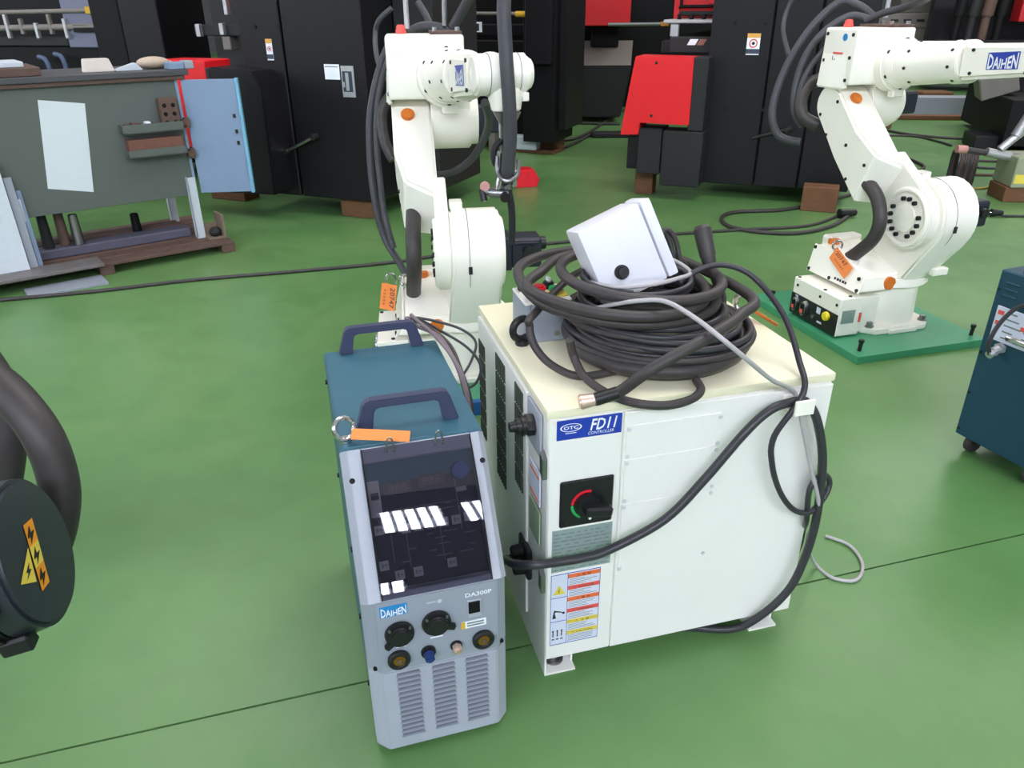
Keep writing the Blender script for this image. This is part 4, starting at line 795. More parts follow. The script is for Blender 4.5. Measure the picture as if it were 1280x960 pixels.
# base plates
def base_plate(label, loc, yaw, x0, x1, y0, y1):
    t = thing('base_plate', label, 'base plate', (loc[0], loc[1], 0), yaw)
    MB().box((x0, y0, 0), (x1, y1, 0.03), 0.001).build('plate', PLATEGR, t, sm=False)
    for (x, y) in ((x0 + 0.045, y0 + 0.05), (x1 - 0.03, y0 + 0.05), (x0 + 0.04, y1 - 0.10), (x1 - 0.04, y1 - 0.06)):
        MB().cyl((x, y, 0.03), (x + 0.002, y, 0.068), 0.0075, n=10).cyl((x + 0.002, y, 0.064), (x + 0.002, y, 0.076), 0.0105, n=6).build('anchor_stud', BLACK, t)
    return t
base_plate('green steel base plate under the right robot', *RB2, -0.33, 0.275, -0.325, 0.41)
base_plate('green steel base plate under the rear robot', *RB1, -0.30, 0.30, -0.30, 0.42)
bb = MB().box((-0.06, -0.012, 0.0), (0.30, 0.012, 0.05), 0.002).build('blue_bar', mat('bar_blue', (34, 92, 160), .5)); bb.matrix_world = Matrix.Translation(FL(588, 518)) @ Matrix.Rotation(R(12), 4, 'Z')
tag(bb, 'blue steel bar lying on the floor between welder and controller', 'bar')

# ================================================================== SECOND WELDER (right edge)
w2 = thing('welding_power_source', 'dark teal welding power source seen from behind at the right edge', 'welder', (1.345, 2.005, 0), -68)
# local: x along the rear face (towards the camera), -y outward
MB().box((0, 0.0, 0.06), (0.25, 0.60, 0.575), 0.003).build('cover', TEALDK, w2)
for (x, y) in ((0.03, 0.05), (0.22, 0.05), (0.03, 0.55), (0.22, 0.55)):
    c_ = MB().cyl((x - 0.012, y, 0.028), (x + 0.012, y, 0.028), 0.028, n=20, bev=0.003).build('caster_wheel', RUBBER, w2)
    MB().box((x - 0.018, y - 0.015, 0.045), (x + 0.018, y + 0.015, 0.062), 0.002).build('caster_fork', STEEL, c_)
for k in range(3): MB().box((0.022, -0.004, 0.505 + k * 0.018), (0.065, 0.001, 0.512 + k * 0.018), 0.002).build('louvre', TEALDK, w2)
for k in range(3): MB().box((0.12, -0.004, 0.505 + k * 0.018), (0.165, 0.001, 0.512 + k * 0.018), 0.002).build('louvre', TEALDK, w2)
np_ = MB().box((0.020, -0.003, 0.380), (0.165, 0.0, 0.478), 0.001).build('data_plate', STKW, w2)
for (x, z, m) in ((0.026, 0.455, STKR), (0.026, 0.425, STKR), (0.10, 0.43, STKR), (0.09, 0.395, STKY)): MB().box((x, -0.004, z), (x + 0.018, -0.002, z + 0.012)).build('plate_mark', m, np_, sm=False)
for k in range(5): decal((0.052, -0.003, 0.464 - k * 0.018), FX, FZ, 0.03 + 0.01 * (k % 3), 0.004, PRINTG, np_, 'print_mark'); decal((0.11, -0.003, 0.462 - k * 0.018), FX, FZ, 0.025, 0.003, PRINTG, np_, 'print_mark')
MB().box((0.075, -0.02, 0.395), (0.16, -0.012, 0.41), 0.003).build('plate_rail', CHROME, w2)
MB().cyl((0.062, 0, 0.365), (0.062, -0.012, 0.365), 0.016, n=6).cyl((0.062, -0.012, 0.365), (0.062, -0.045, 0.350), 0.011, n=16).cyl((0.062, -0.025, 0.36), (0.062, -0.032, 0.357), 0.014, n=6).build('cable_gland', SILVER, w2)
MB().tube([(0.062, -0.04, 0.352), (0.06, -0.055, 0.39), (0.066, -0.04, 0.45), (0.09, -0.02, 0.50), (0.14, -0.015, 0.52), (0.20, -0.02, 0.53)], 0.006, 10).build('power_lead', CABLEBLK, w2)
MB().hull([(0.045, 0.02, 0.575), (0.045, 0.05, 0.575), (0.075, 0.02, 0.575), (0.075, 0.05, 0.575), (0.065, 0.022, 0.63), (0.065, 0.048, 0.63), (0.085, 0.022, 0.63), (0.085, 0.048, 0.63)], 0.002).box((0.065, 0.022, 0.612), (0.19, 0.048, 0.632), 0.003).build('handle', BLACK, w2)
for (x, z) in ((0.008, 0.52), (0.008, 0.33), (0.008, 0.2), (0.008, 0.08)): MB().cyl((x, 0.002, z), (x, -0.003, z), 0.004, n=10).build('screw', BLACK, w2)

# ================================================================== NEAR LEFT WIRE FEEDER
nf = thing('wire_feeder', 'dark wire feeder with round cover and yellow warning stickers at the left edge', 'wire feeder', (-1.45, 0.98, 0), 0)
ctr = Vector((-0.722 + 1.45, 0.905 - 0.98, 0.505)); ax = Vector((0.955, 0.24, 0.17)).normalized()
M_ = Matrix.Translation(ctr) @ ax.to_track_quat('Z', 'Y').to_matrix().to_4x4()
CHAR = mat('feeder_charcoal', (44, 48, 56), 0.32, var=0.08)
MB().cyl((0, 0, -0.03), (0, 0, 0.016), 0.118, 0.112, n=48, bev=0.006, M=M_).build('round_cover', CHAR, nf)
MB().cyl((0, 0, -0.16), (0, 0, -0.028), 0.127, 0.124, n=48, bev=0.006, M=M_).build('motor_body', BLACK, nf)
for a in (95, 10, -75, 180, 225):
    u = Vector((math.cos(R(a)), math.sin(R(a)), 0)) * 0.122
    MB().box((u.x - 0.014, u.y - 0.014, -0.05), (u.x + 0.014, u.y + 0.014, -0.005), 0.004, M_).build('clamp_lug', BLACK, nf)
rt = M_.to_3x3(); upv = Vector((0, 0, 1)); upv = (upv - ax * upv.dot(ax)).normalized(); rtv = upv.cross(ax).normalized()
sx_ = (rtv * 0.75 - upv * 0.66).normalized() if False else rtv
def on_cover(u, v): return ctr + ax * 0.0165 + rtv * u + upv * v
def zig(o_, xd, yd, w, h, parent):
    q = [(0.55, 1.0), (0.1, 0.42), (0.48, 0.42), (0.3, 0.0), (0.95, 0.6), (0.55, 0.6)]; nd = xd.cross(yd).normalized()
    b = MB(); v0 = [b.bm.verts.new(o_ + xd * (u * w) + yd * (v * h)) for u, v in q]; b.bm.faces.new(v0)
    v1 = [b.bm.verts.new(o_ + xd * (u * w) + yd * (v * h) + nd * 0.0004) for u, v in q]; b.bm.faces.new(v1)
    return b.build('lightning_mark', PRINTK, parent, sm=False)
nfl = Vector((-1.45, 0.98, 0))
def NC(px, py, lift=0.0):      # point of the cover face
    d = ray(px, py); c0 = ctr + nfl + ax * (0.0165 + lift); return _O + d * ((c0 - _O).dot(ax) / d.dot(ax)) - nfl
def flat(q, m, parent, name, lift): return MB().hull([NC(a, b, lift) for a, b in q] + [NC(a, b, lift + 0.0008) for a, b in q]).build(name, m, parent, sm=False)
SA = [(29, 657), (40, 647), (62, 727), (53, 739)]
def sq(t0, t1, e=0.0):
    L_ = lambda a, b, t: (a[0] + (b[0] - a[0]) * t, a[1] + (b[1] - a[1]) * t)
    return [L_(SA[0], SA[3], t0), L_(SA[1], SA[2], t0), L_(SA[1], SA[2], t1), L_(SA[0], SA[3], t1)]
sk1 = flat(SA, mat('warning_orange', (232, 150, 40), .5), nf, 'warning_strip', 0.0)
flat(sq(0.34, 0.66), STKY, sk1, 'strip_panel', 0.0009)
for t in (0.06, 0.38, 0.70):
    a_, b2_, c_, d_ = [NC(u, v, 0.0019) for u, v in sq(t, t + 0.26)]
    zig(d_, b2_ - a_, a_ - d_, 0.9, 1.0, sk1)
tri_ = flat([(35, 684), (26, 731), (46, 727)], STKY, nf, 'warning_triangle', 0.0)
a_, b2_, d_ = NC(32, 704, 0.001), NC(40, 702, 0.001), NC(32, 726, 0.001)
zig(d_, b2_ - a_, a_ - d_, 0.95, 1.0, tri_)
def NW(px, py, Y): return W(px, py, Y) - nfl
MB().tube([NW(-60, 425, 1.2), NW(-20, 465, 1.18), NW(20, 500, 1.15), NW(55, 548, 1.12), NW(74, 605, 1.10), NW(72, 655, 1.08), NW(58, 700, 1.06)], 0.0325, 18).build('conduit', RUBBER, nf)
MB().tube([NW(-60, 390, 1.25), NW(-25, 440, 1.25), NW(5, 490, 1.22), NW(14, 540, 1.20), NW(8, 600, 1.18)], 0.027, 16).build('conduit', RUBBER, nf)
MB().cyl((0, 0, 0.0), (0, 0, 0.60), 0.06, n=24).cyl((0, 0, 0.0), (0, 0, 0.02), 0.16, n=32).box((-0.06, -0.10, 0.42), (0.62, -0.02, 0.58), 0.01).build('stand', BLACK, nf)

# ================================================================== BENCH CABINET (left)
BO, BY = (-1.757, 4.288), 38.0
BM = frame(BO, BY)
def BW(x, y, z): return BM @ Vector((x, y, z))
bn = thing('tool_bench', 'grey steel tool bench with a white sheet on its side and an open blue door', 'bench', (BO[0], BO[1], 0), BY)
MB().box((-1.5, 0.0, 0.30), (0.0, 0.02, 0.90), 0.002).box((-1.5, 0.02, 0.30), (0.0, 0.50, 0.32)).box((-1.5, 0.48, 0.30), (0.0, 0.50, 0.9)).build('body', BENCH, bn)
MB().box((-1.55, -0.02, 0.898), (0.05, 0.52, 0.918), 0.002).build('top_rail', RUST, bn)
MB().box((-1.55, -0.03, 0.918), (0.07, 0.52, 0.945), 0.002).build('bench_top', mat('bench_top_dark', (74, 74, 78), .6, var=.15), bn)
MB().box((-0.002, -0.004, 0.30), (0.012, 0.03, 0.90), 0.001).build('edge_strip', LTBLUE, bn)
MB().hull([(-0.648, -0.002, 0.842), (-0.448, -0.002, 0.812), (-0.506, -0.002, 0.384), (-0.706, -0.002, 0.428), (-0.648, -0.0005, 0.842), (-0.448, -0.0005, 0.812), (-0.506, -0.0005, 0.384), (-0.706, -0.0005, 0.428)]).build('paper_sheet', PAPER, bn, sm=False)
for (x0, x1, z0, z1, m) in ((-0.32, -0.015, 0.655, 0.70, RUST), (-0.315, -0.02, 0.535, 0.575, BENCH)):
    MB().box((x0, -0.07, z0), (x1, 0, z0 + 0.006)).box((x0, -0.07, z0), (x1, -0.065, z1)).box((x0, -0.07, z0), (x0 + 0.004, 0, z1)).box((x1 - 0.004, -0.07, z0), (x1, 0, z1)).build('side_tray', BENCH, bn, sm=False)
# legs
for (x, y) in ((-0.02, -0.03), (-0.02, 0.45), (-0.86, -0.03), (-1.4, 0.45)):
    MB().box((x - 0.022, y, 0.0), (x + 0.022, y + 0.006, 0.40), 0.001).box((x - 0.022, y, 0.0), (x - 0.016, y + 0.04, 0.40), 0.001).build('leg', PANELW, bn, sm=False)
# door
dr_h = BW(0.03, 0.0, 0); dr_e = Vector((-1.446, 4.339, 0)); dd = dr_e - dr_h; dl = dd.length
da = math.degrees(math.atan2(dd.y, dd.x)) - BY
DMx = Matrix.Translation((0.03, 0.0, 0)) @ Matrix.Rotation(R(da), 4, 'Z')
dor = MB().box((0, -0.004, 0.305), (dl, 0.014, 0.895), 0.002, DMx).build('door', LTBLUE, bn)
MB().box((dl - 0.012, -0.014, 0.300), (dl + 0.004, 0.016, 0.90), 0.001, DMx).build('door_edge', mat('door_edge_blue', (120, 176, 206), .4), dor)
for z in (0.70, 0.62, 0.56): MB().box((dl - 0.05, -0.008, z), (dl - 0.035, -0.002, z + 0.02), 0.001, DMx).build('latch_plate', BLKM2, dor)
for z in (0.66, 0.50): MB().cyl((0.015, -0.02, z), (0.015, -0.02, z + 0.05), 0.016, n=12).box((-0.01, -0.035, z + 0.01), (0.03, -0.008, z + 0.04)).build('hinge', RUST, bn)
# things on trays and bench top
def lying(name, lo, hi, m, label, cat, M=BM, bev=0.003, group=None):
    return tag(MB().box(lo, hi, bev).build(name, m), label, cat, group) if M is None else _ly(name, lo, hi, m, label, cat, M, bev, group)
def _ly(name, lo, hi, m, label, cat, M, bev, group):
    c_ = (Vector(lo) + Vector(hi)) / 2; h_ = (Vector(hi) - Vector(lo)) / 2
    o = MB().box(-h_, h_, bev).build(name, m); o.matrix_world = M @ Matrix.Translation(c_); return tag(o, label, cat, group)
t_ = thing('tool_rack', 'dark perforated tool block standing in the upper side tray of the bench', 'tool rack', BW(-0.07, -0.035, 0.661), BY)
MB().box((-0.045, -0.025, 0), (0.045, 0.025, 0.155), 0.003).build('block', RUST, t_)
for i in range(2):
    for k in range(3): MB().cyl((-0.022 + i * 0.044, -0.026, 0.035 + k * 0.042), (-0.022 + i * 0.044, -0.022, 0.035 + k * 0.042), 0.011, n=12).build('hole', BLKD, t_)
for k in range(5):
    o = _ly('cutting_tool', (-0.30 + k * 0.034, -0.06, 0.662), (-0.274 + k * 0.034, -0.01, 0.70 + 0.008 * (k % 2)), PRINTW if k == 3 else RUST, ('rust brown', 'brown', 'dark brown', 'pale', 'rusty')[k] + ' tool holder lying in the upper side tray, number ' + ('one', 'two', 'three', 'four', 'five')[k] + ' from its left end', 'tool', BM, 0.004, 'tools in the upper tray')
_ly('wooden_box', (-0.305, -0.062, 0.542), (-0.03, -0.006, 0.625), BROWN, 'long brown box lying in the lower side tray of the bench', 'box', BM, 0.003, None)
_ly('steel_plate', (-1.2, 0.02, 0.946), (-0.60, 0.40, 0.985), RUST, 'thick rusty steel plate on the left of the bench top', 'steel plate', BM, 0.003, None)
_ly('steel_plate', (-1.0, 0.05, 0.986), (-0.66, 0.30, 1.01), PANELW, 'pale plate lying on the rusty plate on the bench top', 'steel plate', BM, 0.003, None)
o = thing('white_block', 'small white tapered block on the bench top', 'block', BW(-0.33, 0.12, 0.946), BY)
MB().hull([(-0.07, -0.03, 0), (0.075, -0.03, 0), (-0.07, 0.03, 0), (0.075, 0.03, 0), (-0.06, -0.03, 0.062), (0.055, -0.03, 0.062), (-0.06, 0.03, 0.062), (0.055, 0.03, 0.062)], 0.003).build('block_body', mat('block_white', (226, 214, 204), .6), o)
o = thing('white_wedge', 'thin pale wedge beside the white block on the bench top', 'wedge', BW(-0.20, 0.12, 0.946), BY)
MB().hull([(-0.05, -0.03, 0), (0.08, -0.03, 0), (-0.05, 0.03, 0), (0.08, 0.03, 0), (0.05, -0.03, 0.035), (0.05, 0.03, 0.035), (-0.05, 0.03, 0.006), (-0.05, -0.03, 0.006)], 0.001).build('wedge_body', PANELW, o)
o = thing('tool_bag', 'crumpled pale bag of small parts on the bench top', 'bag', BW(-0.05, 0.15, 0.946), BY)
MB().sph((0, 0, 0.03), 0.06, (1.4, 0.8, 0.5)).sph((0.05, 0.01, 0.022), 0.04, (1.5, 0.8, 0.5)).build('bag_body', mat('bag_beige', (190, 170, 150), .6, var=.2), o)
o = thing('blue_box', 'small blue and grey box at the right end of the bench top', 'box', BW(0.04, 0.02, 0.946), BY)
MB().box((-0.06, -0.03, 0), (0.02, 0.05, 0.035), 0.004).build('case', LTBLUE, o); MB().box((0.022, -0.03, 0), (0.07, 0.05, 0.040), 0.004).build('catch', GREY2, o)
# pallet and sheets below the bench
pt = thing('pallet', 'dark wooden pallet of planks under the tool bench', 'pallet', (BO[0], BO[1], 0), BY)
for k in range(7): MB().box((-1.25, -0.20 + k * 0.11, 0.045), (0.10, -0.10 + k * 0.11 - 0.004, 0.062), 0.002).build('plank', RUST, pt, sm=False)
for x in (-1.2, -0.6, 0.03): MB().box((x, -0.20, 0.0), (x + 0.07, 0.55, 0.045), 0.002).build('bearer', RUST, pt, sm=False)
_ly('steel_sheet', (-0.95, -0.36, 0.0), (-0.60, -0.21, 0.012), GREY2, 'grey steel sheet lying on the floor in front of the pallet', 'steel sheet', BM, 0.001, None)
_ly('steel_plate', (-1.3, -0.25, 0.063), (-0.58, -0.10, 0.078), mat('scratched_plate', (128, 122, 122), .5, .4, var=.3, scale=20), 'scratched metal strip lying on the pallet', 'steel plate', BM, 0.001, None)
_ly('steel_beam', (-1.0, 0.05, 0.063), (-0.05, 0.16, 0.11), mat('beam_bluegrey', (88, 88, 104), .5, var=.2), 'blue grey steel bar lying along the pallet', 'steel bar', BM, 0.004, None)
_ly('steel_beam', (-1.0, 0.22, 0.063), (-0.05, 0.34, 0.10), RUST, 'rusty steel bar at the back of the pallet', 'steel bar', BM, 0.004, None)
o = thing('small_tray', 'beige open parts tray on the right end of the pallet', 'tray', BW(0.05, -0.05, 0.063), BY)
MB().box((-0.05, -0.06, 0), (0.05, 0.06, 0.008)).box((0.03, -0.06, 0), (0.042, 0.06, 0.13)).box((-0.05, 0.05, 0), (0.04, 0.06, 0.07)).build('tray_body', mat('tray_beige', (128, 112, 96), .7), o, sm=False)
MB().sph((0.0, -0.01, 0.03), 0.035, (1, 1, .8)).build('parts_heap', BLKM2, o)
for k, (x, y, m, lb) in enumerate(((-0.76, 0.10, BLKM2, 'dark'), (-0.68, 0.12, RUST, 'rusty'), (-0.62, 0.08, STEEL, 'bright'), (-0.30, 0.2, BLKD, 'black'))):
    o = MB().cyl((0, 0, 0), (0, 0, 0.20 - 0.02 * k), 0.028, 0.022, n=14, bev=0.003).build('round_bar', m); o.location = BW(x, y, 0.111 if 0.05 < y < 0.16 else 0.101 if y > .2 else 0.063); tag(o, lb + ' round bar end standing on the pallet under the bench', 'bar')
# panels leaning at the far left
for k, (x, w, y, m, lb) in enumerate(((-1.02, 0.13, -0.13, PANELW, 'wide white panel leaning against the bench at the left edge'), (-0.885, 0.035, -0.10, GREY2, 'narrow grey strip leaning against the bench beside the white panel'), (-0.845, 0.02, -0.07, LTBLUE, 'slim blue grey strip leaning against the bench'))):
    o = MB().box((0, 0, 0), (w, 0.012, 0.52 - 0.07 * k), 0.001).build('leaning_panel', m, sm=False); o.matrix_world = BM @ Matrix.Translation((x, y, 0.079 if k == 0 else 0.063)) @ Matrix.Rotation(R(-10), 4, 'X'); tag(o, lb, 'panel')

# ================================================================== PRESS BRAKES
def machine(name, label, loc, yaw, cat='press brake'): return thing(name, label, cat, (loc[0], loc[1], 0), yaw)
def bpart(t, name, lo, hi, m, bev=0.006): return MB().box(lo, hi, bev).build(name, m, t)
def wsticker(t, x0, z0, w, h, y, parent=None):
    s = decal((x0, y, z0), FX, FZ, w, h, PRINTW, t, 'safety_sticker', thick=0.002)
    decal((x0, y - 0.002, z0 + h * .80), FX, FZ, w, h * .2, mat('sticker_amber', (226, 168, 80), .5), s, 'sticker_head', thick=0.001)
    decal((x0, y - 0.002, z0 + h * .06), FX, FZ, w, h * .22, mat('sticker_slate', (58, 66, 84), .5), s, 'sticker_foot', thick=0.001)
    MB().torus((x0 + w / 2, y - 0.002, z0 + h * .54), (0, 1, 0), w * .28, w * .05, m=6).build('sticker_ring', STKR, s)
    MB().sph((x0 + w / 2, y - 0.002, z0 + h * .54), w * .12, (1, .1, 1)).build('sticker_mark', PRINTK, s)
def wood_block(loc, yaw, w, d, h, label):
    o = MB().box((-w / 2, -d / 2, 0), (w / 2, d / 2, h), 0.004).build('wood_block', WOOD); o.location = (loc.x, loc.y, 0); o.rotation_euler = (0, 0, R(yaw)); return tag(o, label, 'wood block', 'wooden blocks under the machines')
PY = -22
# right press brake
b2 = machine('press_brake', 'black press brake with a red foot cover behind the right robot', (1.294, 5.295), PY)
bpart(b2, 'side_frame', (-0.05, 0.20, 0.10), (0.335, 0.60, 2.4), BLKM)
bpart(b2, 'side_frame', (0.343, 0.205, 0.10), (0.62, 0.60, 2.4), BLKM)
bpart(b2, 'side_frame', (0.628, 0.20, 0.10), (0.95, 0.60, 2.4), BLKM)
bpart(b2, 'frame_web', (-0.04, 0.24, 0.12), (0.94, 0.56, 2.38), BLKD)
bpart(b2, 'rear_body', (0.40, 0.6, 0.10), (0.93, 2.6, 2.4), BLKD)
bpart(b2, 'far_frame', (-0.05, 2.6, 0.10), (0.93, 2.9, 2.4), BLKM)
bpart(b2, 'foot_box', (-0.275, 0.0, 0.10), (-0.003, 0.20, 0.467), BLKM2); bpart(b2, 'foot_box', (-0.445, 0.01, 0.17), (-0.283, 0.24, 0.475), BLKM2); bpart(b2, 'foot_box', (-0.53, 0.06, 0.19), (-0.44, 0.24, 0.48), BLKM)
bpart(b2, 'cover_side', (-0.115, 0.0, 0.470), (-0.012, 0.22, 0.927), BLKM2)
rc_ = MB().prism([(-0.493, 0.929), (-0.109, 0.925), (-0.104, 0.508), (-0.437, 0.512), (-0.443, 0.433), (-0.568, 0.427), (-0.539, 0.628)], 'y', -0.012, 0.23, 0.004).build('red_cover', RED, b2)
for (x, z) in ((-0.35, 0.89), (-0.36, 0.56)): MB().cyl((x, -0.011, z), (x, -0.016, z), 0.010, n=12).build('screw', BLKM2, rc_)
bpart(b2, 'bed_beam', (-0.34, 0.32, 0.935), (-0.01, 2.6, 1.035), BLKM2); bpart(b2, 'beam_block', (-0.40, 0.34, 0.93), (-0.33, 0.5, 1.01), BLKM)
MB().hull([(-0.22, 0.318, 0.985), (-0.165, 0.318, 0.985), (-0.20, 0.318, 1.022), (-0.145, 0.318, 1.022), (-0.22, 0.32, 0.985), (-0.165, 0.32, 0.985), (-0.20, 0.32, 1.022), (-0.145, 0.32, 1.022)]).build('logo_mark', PRINTW, b2, sm=False); MB().hull([(-0.155, 0.318, 0.985), (-0.11, 0.318, 0.985), (-0.135, 0.318, 1.022), (-0.09, 0.318, 1.022), (-0.155, 0.32, 0.985), (-0.11, 0.32, 0.985), (-0.135, 0.32, 1.022), (-0.09, 0.32, 1.022)]).build('logo_swoosh', mat('logo_tan', (150, 100, 84), .5), b2, sm=False)
bpart(b2, 'work_table', (-0.42, 0.45, 1.115), (-0.02, 2.6, 1.14), SILVER); bpart(b2, 'table_bracket', (-0.37, 0.46, 1.03), (-0.31, 0.5, 1.115), SILVER)
bpart(b2, 'gauge_rail', (-0.40, 0.9, 1.16), (-0.05, 2.6, 1.19), BLKM2)
for k in range(4): bpart(b2, 'table_clamp', (-0.33 + k * 0.085, 0.47, 1.14), (-0.31 + k * 0.085, 0.52, 1.175), BLKD, 0.002)
MB().tube([(-0.86, 0.62, 1.105), (-0.5, 0.62, 1.108), (-0.4, 0.62, 1.11)], 0.012, 8).build('gauge_bar', STEEL, b2); bpart(b2, 'gauge_tip', (-0.47, 0.60, 1.095), (-0.41, 0.64, 1.125), BRASS, 0.002)
rp_ = bpart(b2, 'red_apron', (-0.46, 1.0, 1.12), (-0.02, 1.25, 2.2), RED); bpart(b2, 'red_apron', (-0.13, 0.5, 1.235), (0.2, 0.75, 2.2), RED)
MB().tube([(-0.40, 0.99, 1.40), (-0.40, 0.96, 1.23), (-0.38, 0.95, 1.22), (-0.12, 0.95, 1.225), (-0.10, 0.96, 1.26), (-0.10, 0.99, 1.4)], 0.012, 8).build('apron_handle', BLKD, rp_)
for k in range(3): MB().hull([(-0.165 + k * .025, 0.99, 1.16), (-0.15 + k * .025, 0.99, 1.16), (-0.145 + k * .025, 0.99, 1.20), (-0.13 + k * .025, 0.99, 1.20), (-0.165 + k * .025, 1.0, 1.16), (-0.15 + k * .025, 1.0, 1.16), (-0.145 + k * .025, 1.0, 1.20), (-0.13 + k * .025, 1.0, 1.20)]).build('hazard_stripe', STKY if k % 2 == 0 else BLKD, rp_, sm=False)
wsticker(b2, 0.187, 0.935, 0.082, 0.128, 0.199)
for (x, z) in ((0.10, 1.12), (0.29, 1.12), (0.34, 0.60), (0.10, 0.60)): MB().cyl((x, 0.199, z), (x, 0.192, z), 0.012, n=12).build('bolt', BLKD, b2)
MB().cyl((0.30, 0.18, 0.42), (0.52, 0.16, 0.49), 0.010, n=12).cyl((0.51, 0.165, 0.475), (0.54, 0.155, 0.50), 0.018, n=12).build('lever', BLKM2, b2)
wood_block(FL(806, 240), PY, 0.13, 0.13, 0.17, 'wooden block under the red-covered foot of the right press brake')
# left press brake
b1 = machine('press_brake', 'black press brake with blue and white stickers behind the bench door', (-0.87, 4.85), PY)
bpart(b1, 'side_frame', (-0.86, 0.0, 0.12), (-0.552, 0.40, 2.4), BLKM); bpart(b1, 'side_frame', (-0.536, 0.0, 0.12), (0.02, 0.40, 2.4), BLKM)
bpart(b1, 'frame_web', (-0.84, 0.03, 0.14), (0.0, 0.38, 2.38), BLKD)
bpart(b1, 'rear_cabinet', (0.03, 0.35, 0.14), (0.30, 1.0, 2.4), BLKM2)
bpart(b1, 'rear_body', (-0.30, 0.4, 0.12), (0.0, 1.25, 2.4), BLKD); bpart(b1, 'far_frame', (-0.86, 1.25, 0.12), (0.0, 1.4, 2.4), BLKM)
MB().prism([(-0.965, 0.15), (-0.60, 0.16), (-0.585, 0.80), (-0.64, 0.89), (-0.965, 0.91)], 'y', -0.20, 0.05, 0.01).build('foot_cover', BLKM, b1)
bpart(b1, 'cover_strip', (-1.00, -0.195, 0.16), (-0.966, 0.05, 0.905), BLKM2)
bpart(b1, 'red_cover', (-1.38, -0.19, 0.42), (-1.002, 0.05, 0.945), RED)
wsticker(b1, -0.668, 0.942, 0.046, 0.120, -0.001)
s_ = decal((-0.262, -0.001, 0.842), FX, FZ, 0.105, 0.085, PRINTW, b1, 'data_sticker', thick=0.002)
for k in range(7): decal((-0.255 + k * 0.013, -0.003, 0.910), FX, FZ, 0.008, 0.006, PRINTK, s_, 'print_mark')
s_ = decal((-0.146, -0.001, 0.745), FX, FZ, 0.088, 0.175, SILVER, b1, 'notice_plate', thick=0.003)
decal((-0.138, -0.004, 0.775), FX, FZ, 0.066, 0.115, BLUE if False else mat('notice_dark', (52, 62, 76), .4), s_, 'notice_field', thick=0.001)
decal((-0.118, -0.005, 0.782), FX, FZ, 0.022, 0.100, SILVER, s_, 'notice_bar'); decal((-0.138, -0.005, 0.80), FX, FZ, 0.012, 0.03, SILVER, s_, 'notice_bar')
hd = MB().cyl((-0.60, -0.03, 0.405), (-0.375, -0.03, 0.505), 0.011, n=14).build('door_handle', CHROME, b1)
for (x, z) in ((-0.60, 0.405), (-0.375, 0.505)): MB().cyl((x, 0, z), (x, -0.05, z), 0.020, n=14, bev=0.003).build('handle_boss', BLKM2, hd)
for (x, z) in ((-0.73, 1.13), (-0.56, 1.13), (-0.70, 0.66)): MB().cyl((x, -0.001, z), (x, -0.006, z), 0.010, n=12).build('bolt', BLKD, b1)
# bed and front gear of the left press brake
bpart(b1, 'bed_beam', (-1.62, 0.45, 1.06), (-0.86, 0.60, 1.13), BLKM2)
for k in range(4): bpart(b1, 'rail_clip', (-1.58 + k * 0.205, 0.42, 1.055 + 0.012 * k), (-1.545 + k * 0.205, 0.455, 1.135 + 0.005 * k), SILVER, 0.003)
bpart(b1, 'beam_bracket', (-1.40, 0.46, 0.97), (-1.33, 0.55, 1.06), MACHGREY); bpart(b1, 'logo_box', (-1.17, 0.40, 0.96), (-0.88, 0.6, 1.055), BLKM2)
MB().hull([(-1.11, 0.398, 0.995), (-1.075, 0.398, 0.995), (-1.09, 0.398, 1.035), (-1.05, 0.398, 1.035), (-1.11, 0.4, 0.995), (-1.075, 0.4, 0.995), (-1.09, 0.4, 1.035), (-1.05, 0.4, 1.035)]).build('logo_mark', PRINTW, b1, sm=False); MB().hull([(-1.06, 0.398, 0.995), (-1.02, 0.398, 0.995), (-1.04, 0.398, 1.035), (-1.0, 0.398, 1.035), (-1.06, 0.4, 0.995), (-1.02, 0.4, 0.995), (-1.04, 0.4, 1.035), (-1.0, 0.4, 1.035)]).build('logo_swoosh', mat('logo_tan', (150, 100, 84), .5), b1, sm=False)
bpart(b1, 'gauge_head', (-1.33, 0.6, 1.15), (-1.20, 0.9, 1.23), BROWN); bpart(b1, 'gauge_head', (-1.10, 0.62, 1.14), (-0.90, 0.9, 1.21), RUST)
for (x0, x1, z0, z1) in ((-1.36, -1.22, 1.225, 1.27), (-1.18, -1.02, 1.225, 1.28)): bpart(b1, 'red_knob', (x0, 0.58, z0), (x1, 0.72, z1), RED, 0.02)
bpart(b1, 'gauge_rod', (-1.43, 0.56, 1.19), (-1.40, 0.6, 1.34), SILVER, 0.003); bpart(b1, 'yellow_lever', (-1.03, 0.55, 1.215), (-0.99, 0.57, 1.30), STKY, 0.003)
bpart(b1, 'front_column', (-1.72, 0.75, 0.6), (-1.42, 1.0, 2.2), BLKM2); bpart(b1, 'dark_bed', (-1.75, 0.95, 0.3), (-0.86, 1.3, 2.2), BLKD)
wood_block(FL(455, 268), PY, 0.24, 0.16, 0.12, 'wooden block under the rear corner of the left press brake')
wood_block(FL(295, 247), PY, 0.30, 0.16, 0.14, 'wooden block under the foot cover of the left press brake')
